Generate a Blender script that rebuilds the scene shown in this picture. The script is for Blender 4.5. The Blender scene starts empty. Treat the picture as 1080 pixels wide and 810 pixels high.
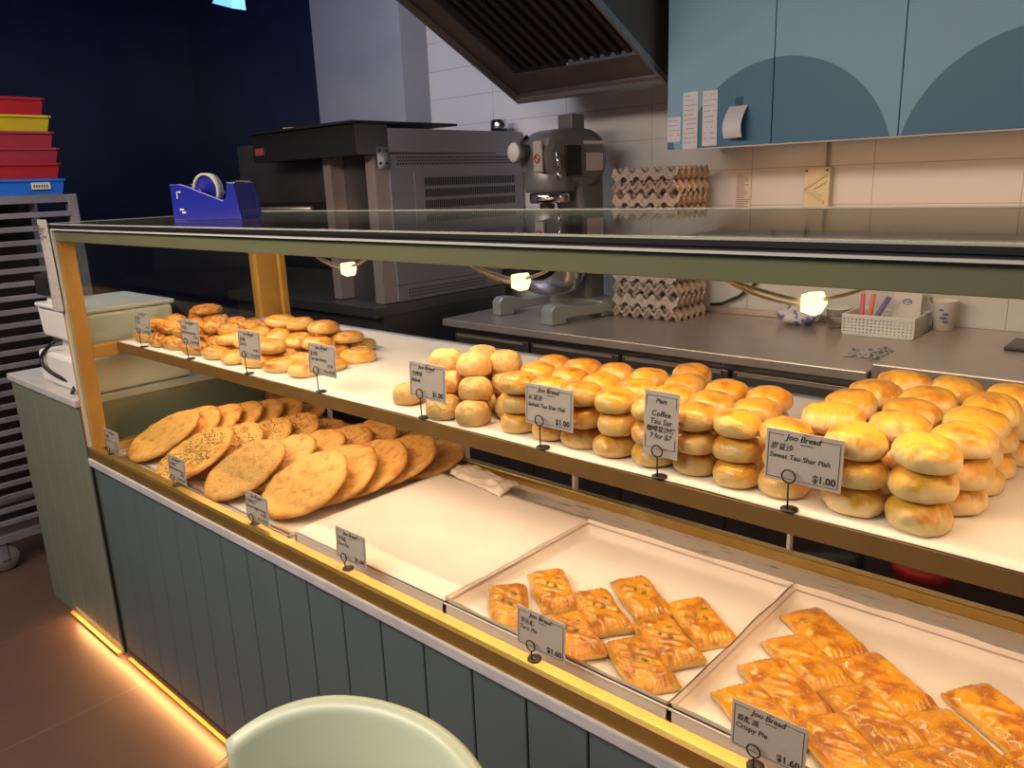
import bpy, bmesh, math, random
from mathutils import Vector, Matrix, noise
random.seed(11)
SC = bpy.context.scene
COL = SC.collection
PI = math.pi
R = math.radians

# ------------------------------------------------------------------ materials
def mat(name, color=(.5,.5,.5), rough=.5, metal=0., spec=.5, coat=0., bump=0., bscale=40., var=0., vscale=6., emit=None, estr=0.):
    m = bpy.data.materials.new(name); m.use_nodes = True
    nt = m.node_tree; b = nt.nodes['Principled BSDF']
    b.inputs['Base Color'].default_value = (*color, 1)
    b.inputs['Roughness'].default_value = rough
    b.inputs['Metallic'].default_value = metal
    b.inputs['Specular IOR Level'].default_value = spec
    b.inputs['Coat Weight'].default_value = coat
    b.inputs['Coat Roughness'].default_value = .12
    if emit:
        b.inputs['Emission Color'].default_value = (*emit, 1); b.inputs['Emission Strength'].default_value = estr
    tc = nt.nodes.new('ShaderNodeTexCoord')
    if var:
        n = nt.nodes.new('ShaderNodeTexNoise'); n.inputs['Scale'].default_value = vscale; n.inputs['Detail'].default_value = 5
        nt.links.new(tc.outputs['Object'], n.inputs['Vector'])
        r = nt.nodes.new('ShaderNodeMapRange')
        r.inputs['From Min'].default_value = .3; r.inputs['From Max'].default_value = .7
        r.inputs['To Min'].default_value = 1-var; r.inputs['To Max'].default_value = 1+var
        nt.links.new(n.outputs['Fac'], r.inputs['Value'])
        mx = nt.nodes.new('ShaderNodeVectorMath'); mx.operation = 'SCALE'
        mx.inputs[0].default_value = color
        nt.links.new(r.outputs['Result'], mx.inputs['Scale'])
        nt.links.new(mx.outputs['Vector'], b.inputs['Base Color'])
    if bump:
        n2 = nt.nodes.new('ShaderNodeTexNoise'); n2.inputs['Scale'].default_value = bscale; n2.inputs['Detail'].default_value = 4
        nt.links.new(tc.outputs['Object'], n2.inputs['Vector'])
        bp = nt.nodes.new('ShaderNodeBump'); bp.inputs['Strength'].default_value = bump; bp.inputs['Distance'].default_value = .004
        nt.links.new(n2.outputs['Fac'], bp.inputs['Height']); nt.links.new(bp.outputs['Normal'], b.inputs['Normal'])
    return m

def N(m, t, **kw):
    n = m.node_tree.nodes.new(t)
    for k, v in kw.items(): setattr(n, k, v)
    return n
def L(m, a, b): m.node_tree.links.new(a, b)
def BS(m): return m.node_tree.nodes['Principled BSDF']
def mathn(m, op, a, b=None):
    n = N(m, 'ShaderNodeMath', operation=op)
    for i, v in enumerate((a, b)):
        if v is None: continue
        if isinstance(v, (int, float)): n.inputs[i].default_value = v
        else: L(m, v, n.inputs[i])
    return n.outputs[0]
def mixc(m, f, a, b):
    n = N(m, 'ShaderNodeMix', data_type='RGBA')
    if isinstance(f, (int, float)): n.inputs[0].default_value = f
    else: L(m, f, n.inputs[0])
    for i, v in ((6, a), (7, b)):
        if isinstance(v, tuple): n.inputs[i].default_value = (*v, 1)
        else: L(m, v, n.inputs[i])
    return n.outputs[2]
def smooth(m, v, lo, hi):
    n = N(m, 'ShaderNodeMapRange', interpolation_type='SMOOTHSTEP')
    n.inputs['From Min'].default_value = lo; n.inputs['From Max'].default_value = hi
    L(m, v, n.inputs['Value']); return n.outputs['Result']
def objxyz(m):
    tc = N(m, 'ShaderNodeTexCoord'); s = N(m, 'ShaderNodeSeparateXYZ'); L(m, tc.outputs['Object'], s.inputs[0]); return tc, s

def glass_mat(name, tint=(.93, .97, .95), ior=1.5):
    m = bpy.data.materials.new(name); m.use_nodes = True
    nt = m.node_tree; nt.nodes.remove(nt.nodes['Principled BSDF'])
    out = nt.nodes['Material Output']
    tr = N(m, 'ShaderNodeBsdfTransparent'); tr.inputs[0].default_value = (*tint, 1)
    gl = N(m, 'ShaderNodeBsdfGlossy'); gl.inputs['Roughness'].default_value = .02
    ge = N(m, 'ShaderNodeNewGeometry'); dt = N(m, 'ShaderNodeVectorMath', operation='DOT_PRODUCT')
    L(m, ge.outputs['Incoming'], dt.inputs[0]); L(m, ge.outputs['Normal'], dt.inputs[1])
    f0 = ((ior-1)/(ior+1))**2
    fr = mathn(m, 'ADD', mathn(m, 'MULTIPLY', mathn(m, 'POWER', mathn(m, 'SUBTRACT', 1., mathn(m, 'ABSOLUTE', dt.outputs['Value'])), 5.), 1-f0), f0)
    mx = N(m, 'ShaderNodeMixShader')
    L(m, fr, mx.inputs[0]); L(m, tr.outputs[0], mx.inputs[1]); L(m, gl.outputs[0], mx.inputs[2]); L(m, mx.outputs[0], out.inputs[0])
    return m

def bread_mat(name, side, top, dark, zlo, zhi, rough=.35, coat=.25, nscale=22., bump=.35, streak=None, edge=None, damt=(.45,.75), nz=.9):
    """crust colour of a baked thing: pale flank, golden crown, browner blotches; varies a little from one to the next"""
    m = mat(name, top, rough, coat=coat)
    b = BS(m); tc, s = objxyz(m)
    oi = N(m, 'ShaderNodeObjectInfo')
    off = N(m, 'ShaderNodeVectorMath', operation='SCALE'); off.inputs[0].default_value = (7.3, 3.1, 5.7); L(m, oi.outputs['Random'], off.inputs['Scale'])
    ad = N(m, 'ShaderNodeVectorMath', operation='ADD'); L(m, tc.outputs['Object'], ad.inputs[0]); L(m, off.outputs[0], ad.inputs[1])
    n = N(m, 'ShaderNodeTexNoise'); n.inputs['Scale'].default_value = nscale; n.inputs['Detail'].default_value = 6
    L(m, ad.outputs[0], n.inputs['Vector'])
    if streak:
        mp = N(m, 'ShaderNodeMapping'); mp.inputs['Scale'].default_value = streak; L(m, ad.outputs[0], mp.inputs[0]); L(m, mp.outputs[0], n.inputs['Vector'])
    zn = mathn(m, 'ADD', s.outputs['Z'], mathn(m, 'MULTIPLY', mathn(m, 'SUBTRACT', n.outputs['Fac'], .5), (zhi-zlo)*nz*2))
    f = smooth(m, zn, zlo, zhi)
    c = mixc(m, f, side, top)
    n2 = N(m, 'ShaderNodeTexNoise'); n2.inputs['Scale'].default_value = nscale*1.7; n2.inputs['Detail'].default_value = 3; L(m, ad.outputs[0], n2.inputs['Vector'])
    blot = mathn(m, 'MULTIPLY', smooth(m, n2.outputs['Fac'], *damt), f)
    c = mixc(m, blot, c, dark)
    if edge:   # browned rim of a flat bread
        rr = N(m, 'ShaderNodeVectorMath', operation='LENGTH')
        cm = N(m, 'ShaderNodeCombineXYZ'); L(m, s.outputs['X'], cm.inputs[0]); L(m, s.outputs['Y'], cm.inputs[1]); L(m, cm.outputs[0], rr.inputs[0])
        c = mixc(m, mathn(m, 'MULTIPLY', smooth(m, rr.outputs['Value'], edge[0], edge[1]), .7), c, dark)
    vr = N(m, 'ShaderNodeMapRange'); vr.inputs['To Min'].default_value = .86; vr.inputs['To Max'].default_value = 1.1; L(m, oi.outputs['Random'], vr.inputs['Value'])
    sc = N(m, 'ShaderNodeVectorMath', operation='SCALE'); L(m, c, sc.inputs[0]); L(m, vr.outputs[0], sc.inputs['Scale'])
    L(m, sc.outputs[0], b.inputs['Base Color'])
    L(m, smooth(m, s.outputs['Z'], zlo, zhi), mathn(m, 'MULTIPLY', 0., 0.).node.inputs[0])
    if coat: L(m, mathn(m, 'MULTIPLY', f, coat), b.inputs['Coat Weight'])
    bp = N(m, 'ShaderNodeBump'); bp.inputs['Strength'].default_value = bump; bp.inputs['Distance'].default_value = .004
    n3 = N(m, 'ShaderNodeTexNoise'); n3.inputs['Scale'].default_value = nscale*3; n3.inputs['Detail'].default_value = 4; L(m, ad.outputs[0], n3.inputs['Vector'])
    if streak: L(m, n.outputs['Fac'], bp.inputs['Height'])
    else: L(m, n3.outputs['Fac'], bp.inputs['Height'])
    L(m, bp.outputs['Normal'], b.inputs['Normal'])
    return m

M = {}
M['teal'] = mat('teal_paint', (.088,.122,.130), .5, var=.05)
M['green'] = mat('sage_paint', (.165,.185,.145), .5, var=.05)
M['groove'] = mat('groove_dark', (.012,.014,.014), .8)
M['marble'] = mat('pale_marble', (.50,.49,.50), .35, var=.12, vscale=14)
M['gold'] = mat('brushed_gold', (.62,.40,.11), .32, metal=.85, var=.06, vscale=30)
M['goldwood'] = mat('golden_frame', (.52,.27,.06), .4, spec=.4, var=.08, vscale=20)
M['shelfedge'] = mat('shelf_brown_edge', (.26,.12,.035), .4, var=.1, vscale=18)
M['olive'] = mat('olive_header', (.215,.185,.105), .4, var=.08, vscale=4)
M['black'] = mat('black_plastic', (.012,.012,.013), .4)
M['blackwire'] = mat('black_wire', (.02,.015,.012), .45)
M['cardpaper'] = mat('card_stock', (.66,.51,.46), .55)
M['ink'] = mat('card_ink', (.055,.035,.03), .7)
M['redink'] = mat('red_ink', (.35,.05,.05), .7)
M['paper'] = mat('parchment', (.80,.70,.63), .6, bump=.25, bscale=30, var=.05, vscale=9)
M['tray'] = mat('pale_tray', (.70,.60,.56), .4, var=.05)
M['steel'] = mat('stainless', (.50,.41,.38), .30, metal=.55, var=.06, vscale=9)
M['darksteel'] = mat('dark_stainless', (.17,.16,.165), .38, metal=.85, var=.12, vscale=6)
M['brownsteel'] = mat('fridge_steel', (.17,.125,.11), .35, metal=.7, var=.08)
M['ovenpanel'] = mat('oven_grey_panel', (.27,.255,.28), .5, metal=.3, var=.05)
M['mixergrey'] = mat('mixer_grey_enamel', (.21,.20,.195), .34, metal=.35, var=.06)
M['chrome'] = mat('chrome', (.7,.7,.72), .12, metal=1.)
M['white'] = mat('white_plastic', (.72,.70,.68), .4, var=.03)
M['blue'] = mat('blue_plastic', (.012,.018,.28), .3, spec=.5, coat=.2)
M['taperoll'] = mat('tape_roll', (.55,.56,.5), .4)
M['pulp'] = mat('grey_pulp', (.50,.39,.32), .9, bump=.5, bscale=220, var=.15, vscale=60)
M['cabinet_side'] = mat('cabinet_blue_side', (.20,.36,.45), .5)
M['receipt'] = mat('receipt_paper', (.68,.66,.70), .7)
M['redcrate'] = mat('red_crate', (.42,.015,.025), .4, var=.08)
M['pinkcrate'] = mat('faded_red_crate', (.36,.03,.055), .45, var=.08)
M['yellowcrate'] = mat('yellow_crate', (.58,.44,.02), .4, var=.06)
M['bluecrate'] = mat('blue_crate', (.012,.17,.72), .4, var=.05)
M['rackmetal'] = mat('rack_metal', (.25,.235,.26), .5, metal=.35, var=.25, vscale=8)
M['rackdark'] = mat('rack_dark_trays', (.03,.022,.02), .5, metal=.4)
M['wheel'] = mat('grey_rubber', (.22,.19,.17), .6)
M['void'] = mat('dark_navy_panel', (.014,.020,.055), .3, var=.1)
M['ceiling'] = mat('dark_ceiling', (.03,.035,.05), .8)
M['hood'] = mat('greasy_hood_steel', (.17,.125,.11), .42, metal=.7, var=.2, vscale=5)
M['hoodrim'] = mat('hood_rim', (.38,.36,.36), .3, metal=.8)
M['filter'] = mat('black_baffle', (.022,.018,.018), .5, metal=.3)
M['footled'] = mat('amber_led', (1,.6,.25), .5, emit=(1,.42,.10), estr=.55)
M['led'] = mat('warm_led', (1,.8,.5), .5, emit=(1,.62,.26), estr=6)
M['connector'] = mat('cream_wire', (.9,.8,.6), .5)
M['beigebox'] = mat('beige_box', (.56,.49,.32), .5)
M['seedblack'] = mat('black_sesame', (.02,.016,.012), .6)
M['seedwhite'] = mat('white_sesame', (.78,.6,.34), .6)
M['pumpkin'] = mat('pumpkin_seed_green', (.16,.17,.035), .5)
M['chairgreen'] = mat('pale_green_vinyl', (.56,.62,.44), .35, coat=.1, bump=.04, bscale=200)
M['chairwood'] = mat('honey_wood', (.50,.24,.05), .4, var=.1, vscale=12)
M['film'] = glass_mat('clear_film', (.9,.88,.85), 1.25)
M['glass'] = glass_mat('case_glass')
M['glassend'] = glass_mat('end_glass')
M['glassedge'] = mat('ground_glass_edge', (.55,.56,.50), .35)
M['glassedgegreen'] = mat('green_glass_edge', (.40,.43,.36), .3)
M['cup'] = mat('white_cup', (.72,.68,.66), .5)
M['blueink'] = mat('blue_ink', (.10,.10,.33), .6)
M['bag'] = mat('white_bag', (.62,.60,.64), .3, bump=.3)
M['bin'] = mat('red_bin', (.5,.015,.015), .5)
M['cloth'] = mat('patterned_cloth', (.5,.47,.46), .8)
M['pink'] = mat('pink_marker', (.75,.14,.22), .5)
M['purple'] = mat('purple_marker', (.18,.15,.42), .5)
M['leafgreen'] = mat('green_strap', (.12,.15,.09), .6)
M['sticker'] = mat('sticker', (.62,.58,.52), .6)
M['bluelamp'] = mat('blue_lit_lamp', (.2,.5,1), .5, emit=(.12,.38,1), estr=1.2)

# floor tiles
m = M['floor'] = mat('brown_floor_tile', (.07,.04,.032), .38, bump=.06, bscale=60)
tc, s = objxyz(m)
def gridline(m, v, period, off, w):
    fr = mathn(m, 'FRACT', mathn(m, 'DIVIDE', mathn(m, 'ADD', v, off), period))
    return mathn(m, 'LESS_THAN', fr, w/period)
g = mathn(m, 'MAXIMUM', gridline(m, s.outputs['X'], .6, .45, .004), gridline(m, s.outputs['Y'], .6, .47, .004))
nn = N(m, 'ShaderNodeTexNoise'); nn.inputs['Scale'].default_value = 5; L(m, tc.outputs['Object'], nn.inputs['Vector'])
cc = mixc(m, nn.outputs['Fac'], (.085,.048,.038), (.12,.07,.052))
L(m, mixc(m, g, cc, (.16,.10,.08)), BS(m).inputs['Base Color'])
# wall tiles
m = M['walltile'] = mat('white_wall_tile', (.6,.58,.57), .3)
tc, s = objxyz(m)
g = mathn(m, 'MAXIMUM', gridline(m, s.outputs['X'], .4625, 12*.4625-.482, .003), gridline(m, s.outputs['Z'], .14, -.03, .003))
L(m, mixc(m, g, (.60,.58,.57), (.36,.32,.31)), BS(m).inputs['Base Color'])
# cabinet front with scallops
m = M['scallop'] = mat('blue_scallop_laminate', (.2,.4,.5), .5)
tc, s = objxyz(m)
per, cx, cz, rad = .744, 1.22, 1.41, .37
u = mathn(m, 'SUBTRACT', mathn(m, 'MODULO', mathn(m, 'ADD', mathn(m, 'SUBTRACT', s.outputs['X'], cx), per*4.5), per), per/2)
w = mathn(m, 'SUBTRACT', s.outputs['Z'], cz)
dd = mathn(m, 'SQRT', mathn(m, 'ADD', mathn(m, 'MULTIPLY', u, u), mathn(m, 'MULTIPLY', w, w)))
L(m, mixc(m, smooth(m, dd, rad-.001, rad+.001), (.046,.160,.270), (.200,.390,.535)), BS(m).inputs['Base Color'])
# streaky white stone of the case deck
m = M['deck'] = mat('white_streaked_stone', (.6,.56,.52), .4)
tc, s = objxyz(m)
mp = N(m, 'ShaderNodeMapping'); mp.inputs['Scale'].default_value = (9, 60, 1); L(m, tc.outputs['Object'], mp.inputs[0])
n = N(m, 'ShaderNodeTexNoise'); n.inputs['Scale'].default_value = 2.2; n.inputs['Detail'].default_value = 6; L(m, mp.outputs[0], n.inputs['Vector'])
L(m, mixc(m, smooth(m, n.outputs['Fac'], .58, .68), (.62,.58,.55), (.26,.23,.21)), BS(m).inputs['Base Color'])
# patterned cloth
m = M['cloth']; tc, s = objxyz(m)
v = N(m, 'ShaderNodeTexVoronoi'); v.inputs['Scale'].default_value = 55; L(m, tc.outputs['Object'], v.inputs['Vector'])
L(m, mixc(m, smooth(m, v.outputs['Distance'], .3, .42), (.12,.13,.17), (.5,.47,.46)), BS(m).inputs['Base Color'])

M['tau'] = bread_mat('glazed_bun_crust', (.72,.45,.17), (.80,.36,.030), (.50,.15,.014), .013, .029, rough=.34, coat=.45, nscale=26, bump=.6, damt=(.45,.70), nz=1.7)
M['sweet'] = bread_mat('flaky_bun_crust', (.78,.55,.27), (.82,.41,.045), (.54,.19,.020), .014, .029, rough=.45, coat=.15, nscale=20, streak=(1.,4.5,2.), bump=.8, damt=(.46,.70), nz=1.5)
M['ball'] = bread_mat('sesame_ball_crust', (.64,.37,.14), (.80,.52,.20), (.58,.29,.09), .006, .036, rough=.65, coat=.0, nscale=34, bump=1., damt=(.46,.7), nz=1.3)
M['flaky'] = bread_mat('flaky_roll_crust', (.62,.36,.12), (.74,.34,.055), (.46,.14,.018), .006, .024, rough=.42, coat=.25, nscale=40, bump=1., damt=(.42,.62))
M['naan'] = bread_mat('flatbread_crust', (.68,.39,.13), (.75,.41,.105), (.54,.22,.04), .0, .006, rough=.6, coat=.0, nscale=30, bump=.9, edge=(.075,.118), damt=(.48,.72))
M['puff'] = bread_mat('puff_pastry_glaze', (.70,.43,.14), (.74,.31,.016), (.44,.13,.008), .004, .013, rough=.28, coat=.5, nscale=20, streak=(3.,1.,1.), bump=.6, damt=(.42,.66))
# crackled lighter web on the puff pastry
m = M['puff']; b_ = BS(m); link = b_.inputs['Base Color'].links[0].from_socket
tc = N(m, 'ShaderNodeTexCoord'); vo = N(m, 'ShaderNodeTexVoronoi', feature='DISTANCE_TO_EDGE'); vo.inputs['Scale'].default_value = 120
ns = N(m, 'ShaderNodeTexNoise'); ns.inputs['Scale'].default_value = 60; L(m, tc.outputs['Object'], ns.inputs['Vector'])
sv = N(m, 'ShaderNodeVectorMath', operation='SCALE'); L(m, ns.outputs['Color'], sv.inputs[0]); sv.inputs['Scale'].default_value = .012
av = N(m, 'ShaderNodeVectorMath', operation='ADD'); L(m, tc.outputs['Object'], av.inputs[0]); L(m, sv.outputs[0], av.inputs[1]); L(m, av.outputs[0], vo.inputs['Vector'])
web = mathn(m, 'MULTIPLY', smooth(m, mathn(m, 'SUBTRACT', .06, vo.outputs['Distance']), 0., .05), smooth(m, ns.outputs['Fac'], .45, .6))
L(m, mixc(m, mathn(m, 'MULTIPLY', web, .7), link, (.88,.58,.17)), b_.inputs['Base Color'])

bp_ = [n for n in m.node_tree.nodes if n.type == 'BUMP'][0]
hsum = mathn(m, 'ADD', mathn(m, 'MULTIPLY', web, .5), bp_.inputs['Height'].links[0].from_socket); L(m, hsum, bp_.inputs['Height'])

# ------------------------------------------------------------------ mesh helpers
class MB:
    def __init__(s): s.bm = bmesh.new(); s.mi = 0
    def _m(s, faces):
        for f in faces: f.material_index = s.mi
        return s
    def box(s, x0, x1, y0, y1, z0, z1, bev=0., seg=2):
        r = bmesh.ops.create_cube(s.bm, size=1.)
        for v in r['verts']:
            v.co = Vector(((x0+x1)/2+v.co.x*(x1-x0), (y0+y1)/2+v.co.y*(y1-y0), (z0+z1)/2+v.co.z*(z1-z0)))
        fs = set(f for v in r['verts'] for f in v.link_faces)
        if bev:
            es = set(e for v in r['verts'] for e in v.link_edges)
            q = bmesh.ops.bevel(s.bm, geom=list(es), offset=bev, segments=seg, affect='EDGES', profile=.5)
            fs = set(f for v in q['verts'] for f in v.link_faces) | set(f for f in fs if f.is_valid)
        return s._m(fs)
    def prism(s, pts, a, b, axis='y', bev=0.):
        """polygon pts in the plane across axis, extruded from a to b"""
        def P(p, t):
            return {'x': (t, p[0], p[1]), 'y': (p[0], t, p[1]), 'z': (p[0], p[1], t)}[axis]
        A = [s.bm.verts.new(P(p, a)) for p in pts]; B = [s.bm.verts.new(P(p, b)) for p in pts]
        n = len(pts); fs = [s.bm.faces.new(A), s.bm.faces.new(B[::-1])]
        for i in range(n): fs.append(s.bm.faces.new((A[i], B[i], B[(i+1) % n], A[(i+1) % n])))
        bmesh.ops.recalc_face_normals(s.bm, faces=fs)
        if bev:
            es = set(e for f in fs for e in f.edges)
            q = bmesh.ops.bevel(s.bm, geom=list(es), offset=bev, segments=2, affect='EDGES', profile=.5)
            fs = set(f for v in q['verts'] for f in v.link_faces) | set(f for f in fs if f.is_valid)
        return s._m(fs)
    def tube(s, pts, r, seg=8, closed=False, r2=None):
        pts = [Vector(p) for p in pts]; n = len(pts); rings = []
        up = Vector((0, 0, 1)); prev = None
        for i, p in enumerate(pts):
            if closed: t = pts[(i+1) % n]-pts[i-1]
            else: t = pts[min(i+1, n-1)]-pts[max(i-1, 0)]
            t.normalize()
            a = prev if prev is not None else (up if abs(t.z) < .9 else Vector((1, 0, 0)))
            u = (a-t*a.dot(t)).normalized(); w = t.cross(u); prev = u
            rr = r if r2 is None else r+(r2-r)*i/(n-1)
            rings.append([s.bm.verts.new(p+(u*math.cos(k*2*PI/seg)+w*math.sin(k*2*PI/seg))*rr) for k in range(seg)])
        fs = []
        for i in range(n if closed else n-1):
            A, B = rings[i], rings[(i+1) % n]
            for k in range(seg): fs.append(s.bm.faces.new((A[k], A[(k+1) % seg], B[(k+1) % seg], B[k])))
        if not closed: fs.append(s.bm.faces.new(rings[0][::-1])); fs.append(s.bm.faces.new(rings[-1]))
        for f in fs: f.smooth = True
        bmesh.ops.recalc_face_normals(s.bm, faces=fs)
        return s._m(fs)
    def lathe(s, prof, c=(0, 0, 0), seg=32, axis='z'):
        """profile of (r, h) turned about an axis"""
        rings = []; fs = []
        def P(r, h, k):
            a, b = r*math.cos(2*PI*k/seg), r*math.sin(2*PI*k/seg)
            v = {'z': (a, b, h), 'y': (a, h, b), 'x': (h, a, b)}[axis]
            return Vector(c)+Vector(v)
        for r, h in prof:
            if r < 1e-6: rings.append([s.bm.verts.new(P(0, h, 0))])
            else: rings.append([s.bm.verts.new(P(r, h, k)) for k in range(seg)])
        for A, B in zip(rings, rings[1:]):
            for k in range(seg):
                k2 = (k+1) % seg
                if len(A) == 1 and len(B) == 1: continue
                if len(A) == 1: q = (A[0], B[k2], B[k])
                elif len(B) == 1: q = (A[k], A[k2], B[0])
                else: q = (A[k], A[k2], B[k2], B[k])
                f = s.bm.faces.new(q); f.smooth = True; fs.append(f)
        if tuple(prof[0]) == tuple(prof[-1]): bmesh.ops.remove_doubles(s.bm, verts=rings[0]+rings[-1], dist=1e-7)
        else:
            if len(rings[0]) > 1: fs.append(s.bm.faces.new(rings[0][::-1]))
            if len(rings[-1]) > 1: fs.append(s.bm.faces.new(rings[-1]))
        fs = [f for f in fs if f.is_valid]
        bmesh.ops.recalc_face_normals(s.bm, faces=fs)
        return s._m(fs)
    def grid(s, nu, nv, fn, closed_bottom=None):
        V = [[s.bm.verts.new(fn(i/nu, j/nv)) for j in range(nv+1)] for i in range(nu+1)]
        fs = []
        for i in range(nu):
            for j in range(nv):
                f = s.bm.faces.new((V[i][j], V[i+1][j], V[i+1][j+1], V[i][j+1])); f.smooth = True; fs.append(f)
        if closed_bottom is not None:
            rim = [V[i][0] for i in range(nu+1)]+[V[nu][j] for j in range(1, nv+1)]+[V[i][nv] for i in range(nu-1, -1, -1)]+[V[0][j] for j in range(nv-1, 0, -1)]
            low = [s.bm.verts.new(closed_bottom(v.co)) for v in rim]
            n = len(rim)
            for k in range(n):
                f = s.bm.faces.new((rim[k], rim[(k+1) % n], low[(k+1) % n], low[k])); f.smooth = True; fs.append(f)
            fs.append(s.bm.faces.new(low))
        bmesh.ops.recalc_face_normals(s.bm, faces=fs)
        return s._m(fs)
    def blob(s, c, rx, ry, rz, rot=None, sub=2):
        r = bmesh.ops.create_icosphere(s.bm, subdivisions=sub, radius=1.)
        q = rot or Matrix.Identity(3)
        for v in r['verts']: v.co = Vector(c)+q @ Vector((v.co.x*rx, v.co.y*ry, v.co.z*rz))
        fs = set(f for v in r['verts'] for f in v.link_faces)
        for f in fs: f.smooth = True
        return s._m(fs)
    def xf(s, mtx):
        bmesh.ops.transform(s.bm, matrix=mtx, verts=s.bm.verts); return s

def obj(name, mb, mats, parent=None, world=True):
    """link the shape as ONE mesh object; with world=True its coordinates are the scene's"""
    me = bpy.data.meshes.new(name)
    o = bpy.data.objects.new(name, me); COL.objects.link(o)
    if parent is not None:
        o.parent = parent
        if world:
            p = parent; d = Vector((0, 0, 0))
            while p is not None: d += p.location; p = p.parent
            bmesh.ops.translate(mb.bm, vec=-d, verts=mb.bm.verts)
    mb.bm.to_mesh(me); mb.bm.free()
    for m in (mats if isinstance(mats, (list, tuple)) else [mats]): me.materials.append(m)
    return o
def tag(o, label, cat, group=None, kind=None):
    if label: o['label'] = label
    if cat: o['category'] = cat
    if group: o['group'] = group
    if kind: o['kind'] = kind
    return o
def thing(name, label, cat, loc=(0, 0, 0), rz=0., group=None):
    o = bpy.data.objects.new(name, None); COL.objects.link(o)
    o.location = loc; o.rotation_euler = (0, 0, rz); o.empty_display_size = .05
    return tag(o, label, cat, group)
def single(name, mb, mats, label, cat, origin, group=None):
    """a thing that is one mesh given in scene coordinates, with its origin at its base"""
    bmesh.ops.translate(mb.bm, vec=-Vector(origin), verts=mb.bm.verts)
    o = obj(name, mb, mats, None); o.location = origin
    return tag(o, label, cat, group)
def struct(name, mb, m):
    o = obj(name, mb, m); o['kind'] = 'structure'; return o
def dup(o, loc, rot=None, label=None, group=None, scale=None):
    r = o.copy(); COL.objects.link(r); r.location = loc
    if rot is not None: r.rotation_euler = rot
    if scale is not None: r.scale = scale
    if label: r['label'] = label
    if group: r['group'] = group
    for ch in list(o.children):
        c = ch.copy(); COL.objects.link(c); c.parent = r
        for g in ch.children:
            d = g.copy(); COL.objects.link(d); d.parent = c
    return r

def text_into(mb, txt, size, x, z, shear=0., align='LEFT', bold=0., y=-.0012):
    """lettering as flat mesh in the x-z plane facing -y"""
    cu = bpy.data.curves.new('lettering', 'FONT'); cu.body = txt; cu.size = size; cu.shear = shear; cu.align_x = align; cu.offset = bold
    cu.resolution_u = 2
    o = bpy.data.objects.new('lettering', cu); COL.objects.link(o)
    dg = bpy.context.evaluated_depsgraph_get()
    me = o.evaluated_get(dg).to_mesh()
    base = [mb.bm.verts.new((x+v.co.x, y, z+v.co.y)) for v in me.vertices]
    for p in me.polygons:
        try:
            f = mb.bm.faces.new([base[i] for i in p.vertices]); f.material_index = mb.mi
        except ValueError: pass
    o.evaluated_get(dg).to_mesh_clear()
    bpy.data.objects.remove(o); bpy.data.curves.remove(cu)

ORD = ['first','second','third','fourth','fifth','sixth','seventh','eighth','ninth','tenth','eleventh','twelfth','thirteenth']

# ------------------------------------------------------------------ room
struct('floor', MB().box(-4.2, 4.6, -3.2, 2.4, -.05, 0), M['floor'])
struct('ceiling', MB().box(-4.2, 4.6, -3.2, 2.4, 2.75, 2.8), M['ceiling'])
struct('wall_back', MB().box(-1.66, 4.6, 2.25, 2.4, 0, 2.75), M['walltile'])
w = struct('wall_column', MB().box(-1.66, -.90, 2.07, 2.25, 0, 2.75), mat('white_clad_column', (.33,.33,.36), .35, var=.05))
w['label'] = 'white clad column on the back wall behind the oven'
struct('wall_left', MB().box(-3.3, -3.2, -3.2, 2.4, 0, 2.75), M['void'])
struct('wall_dark', MB().box(-3.2, -1.66, 2.12, 2.25, 0, 2.75), M['void'])
struct('wall_right', MB().box(4.5, 4.6, -3.2, 2.4, 0, 2.75), mat('right_wall', (.3,.27,.24), .7))

# ------------------------------------------------------------------ display case
XE = 3.1      # the case runs on past the right edge of the frame
case = thing('display_case', 'long glass bakery display case with gold rails on a teal panelled base', 'display case', (0, 0, 0))
b = MB().box(0.0, XE, .010, .632, .046, .6548).box(0.0, XE, .045, .60, 0., .046); b.mi = 0
base = obj('base_cabinet', b, M['groove'], case)
b = MB(); e = [0.004]+[.136+.119*k for k in range(26)]
for x0, x1 in zip(e, e[1:]): b.box(x0+.0015, x1-.0015, 0, .012, .044, .655, bev=.002, seg=1)
obj('base_panel', b, M['teal'], case)
obj('stone_ledge', MB().box(-.006, XE, -.014, .03, .657, .680, bev=.003), M['marble'], case)
obj('deck', MB().box(0.0, XE, .03, .612, .655, .680), M['deck'], case)
b = MB().prism([(-.010,.680),(-.010,.708),(-.006,.714),(.014,.714),(.018,.709),(.018,.680)], .0, XE, 'x'); obj('front_rail', b, M['gold'], case)
b = MB().box(.03, XE, .592, .612, .680, .702, bev=.003); obj('back_rail', b, M['gold'], case)
b = MB()
for y in (.6125, .6225): b.box(.03, XE, y, y+.008, .655, .694, bev=.002)
obj('door_track', b, M['steel'], case)
for k, x in enumerate((.30, .80, .93, 1.30, 1.83)):
    obj('track_divider', MB().box(x, x+.006, .614, .630, .694, .735), M['white'], case)
fg = obj('front_glass', MB().box(.001, XE, -.004, .002, .700, 1.3365), M['glass'], case)
obj('glass_edge', MB().box(.0, XE, -.0048, .003, 1.3365, 1.3395), M['glassedge'], fg)
obj('glass_edge', MB().box(-.006, .001, -.0048, .003, .700, 1.3395), M['glassedge'], fg)
tg = obj('top_glass', MB().box(-.045, XE, 0.0, .655, 1.3462, 1.3532), M['glass'], case)
b = MB(); b.box(-.047, XE, -.0015, 0.0, 1.3508, 1.3535); b.box(-.047, XE, .655, .658, 1.3455, 1.3545); b.box(-.048, -.045, 0, .655, 1.346, 1.354)
obj('glass_edge', b, M['glassedgegreen'], tg)
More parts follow.
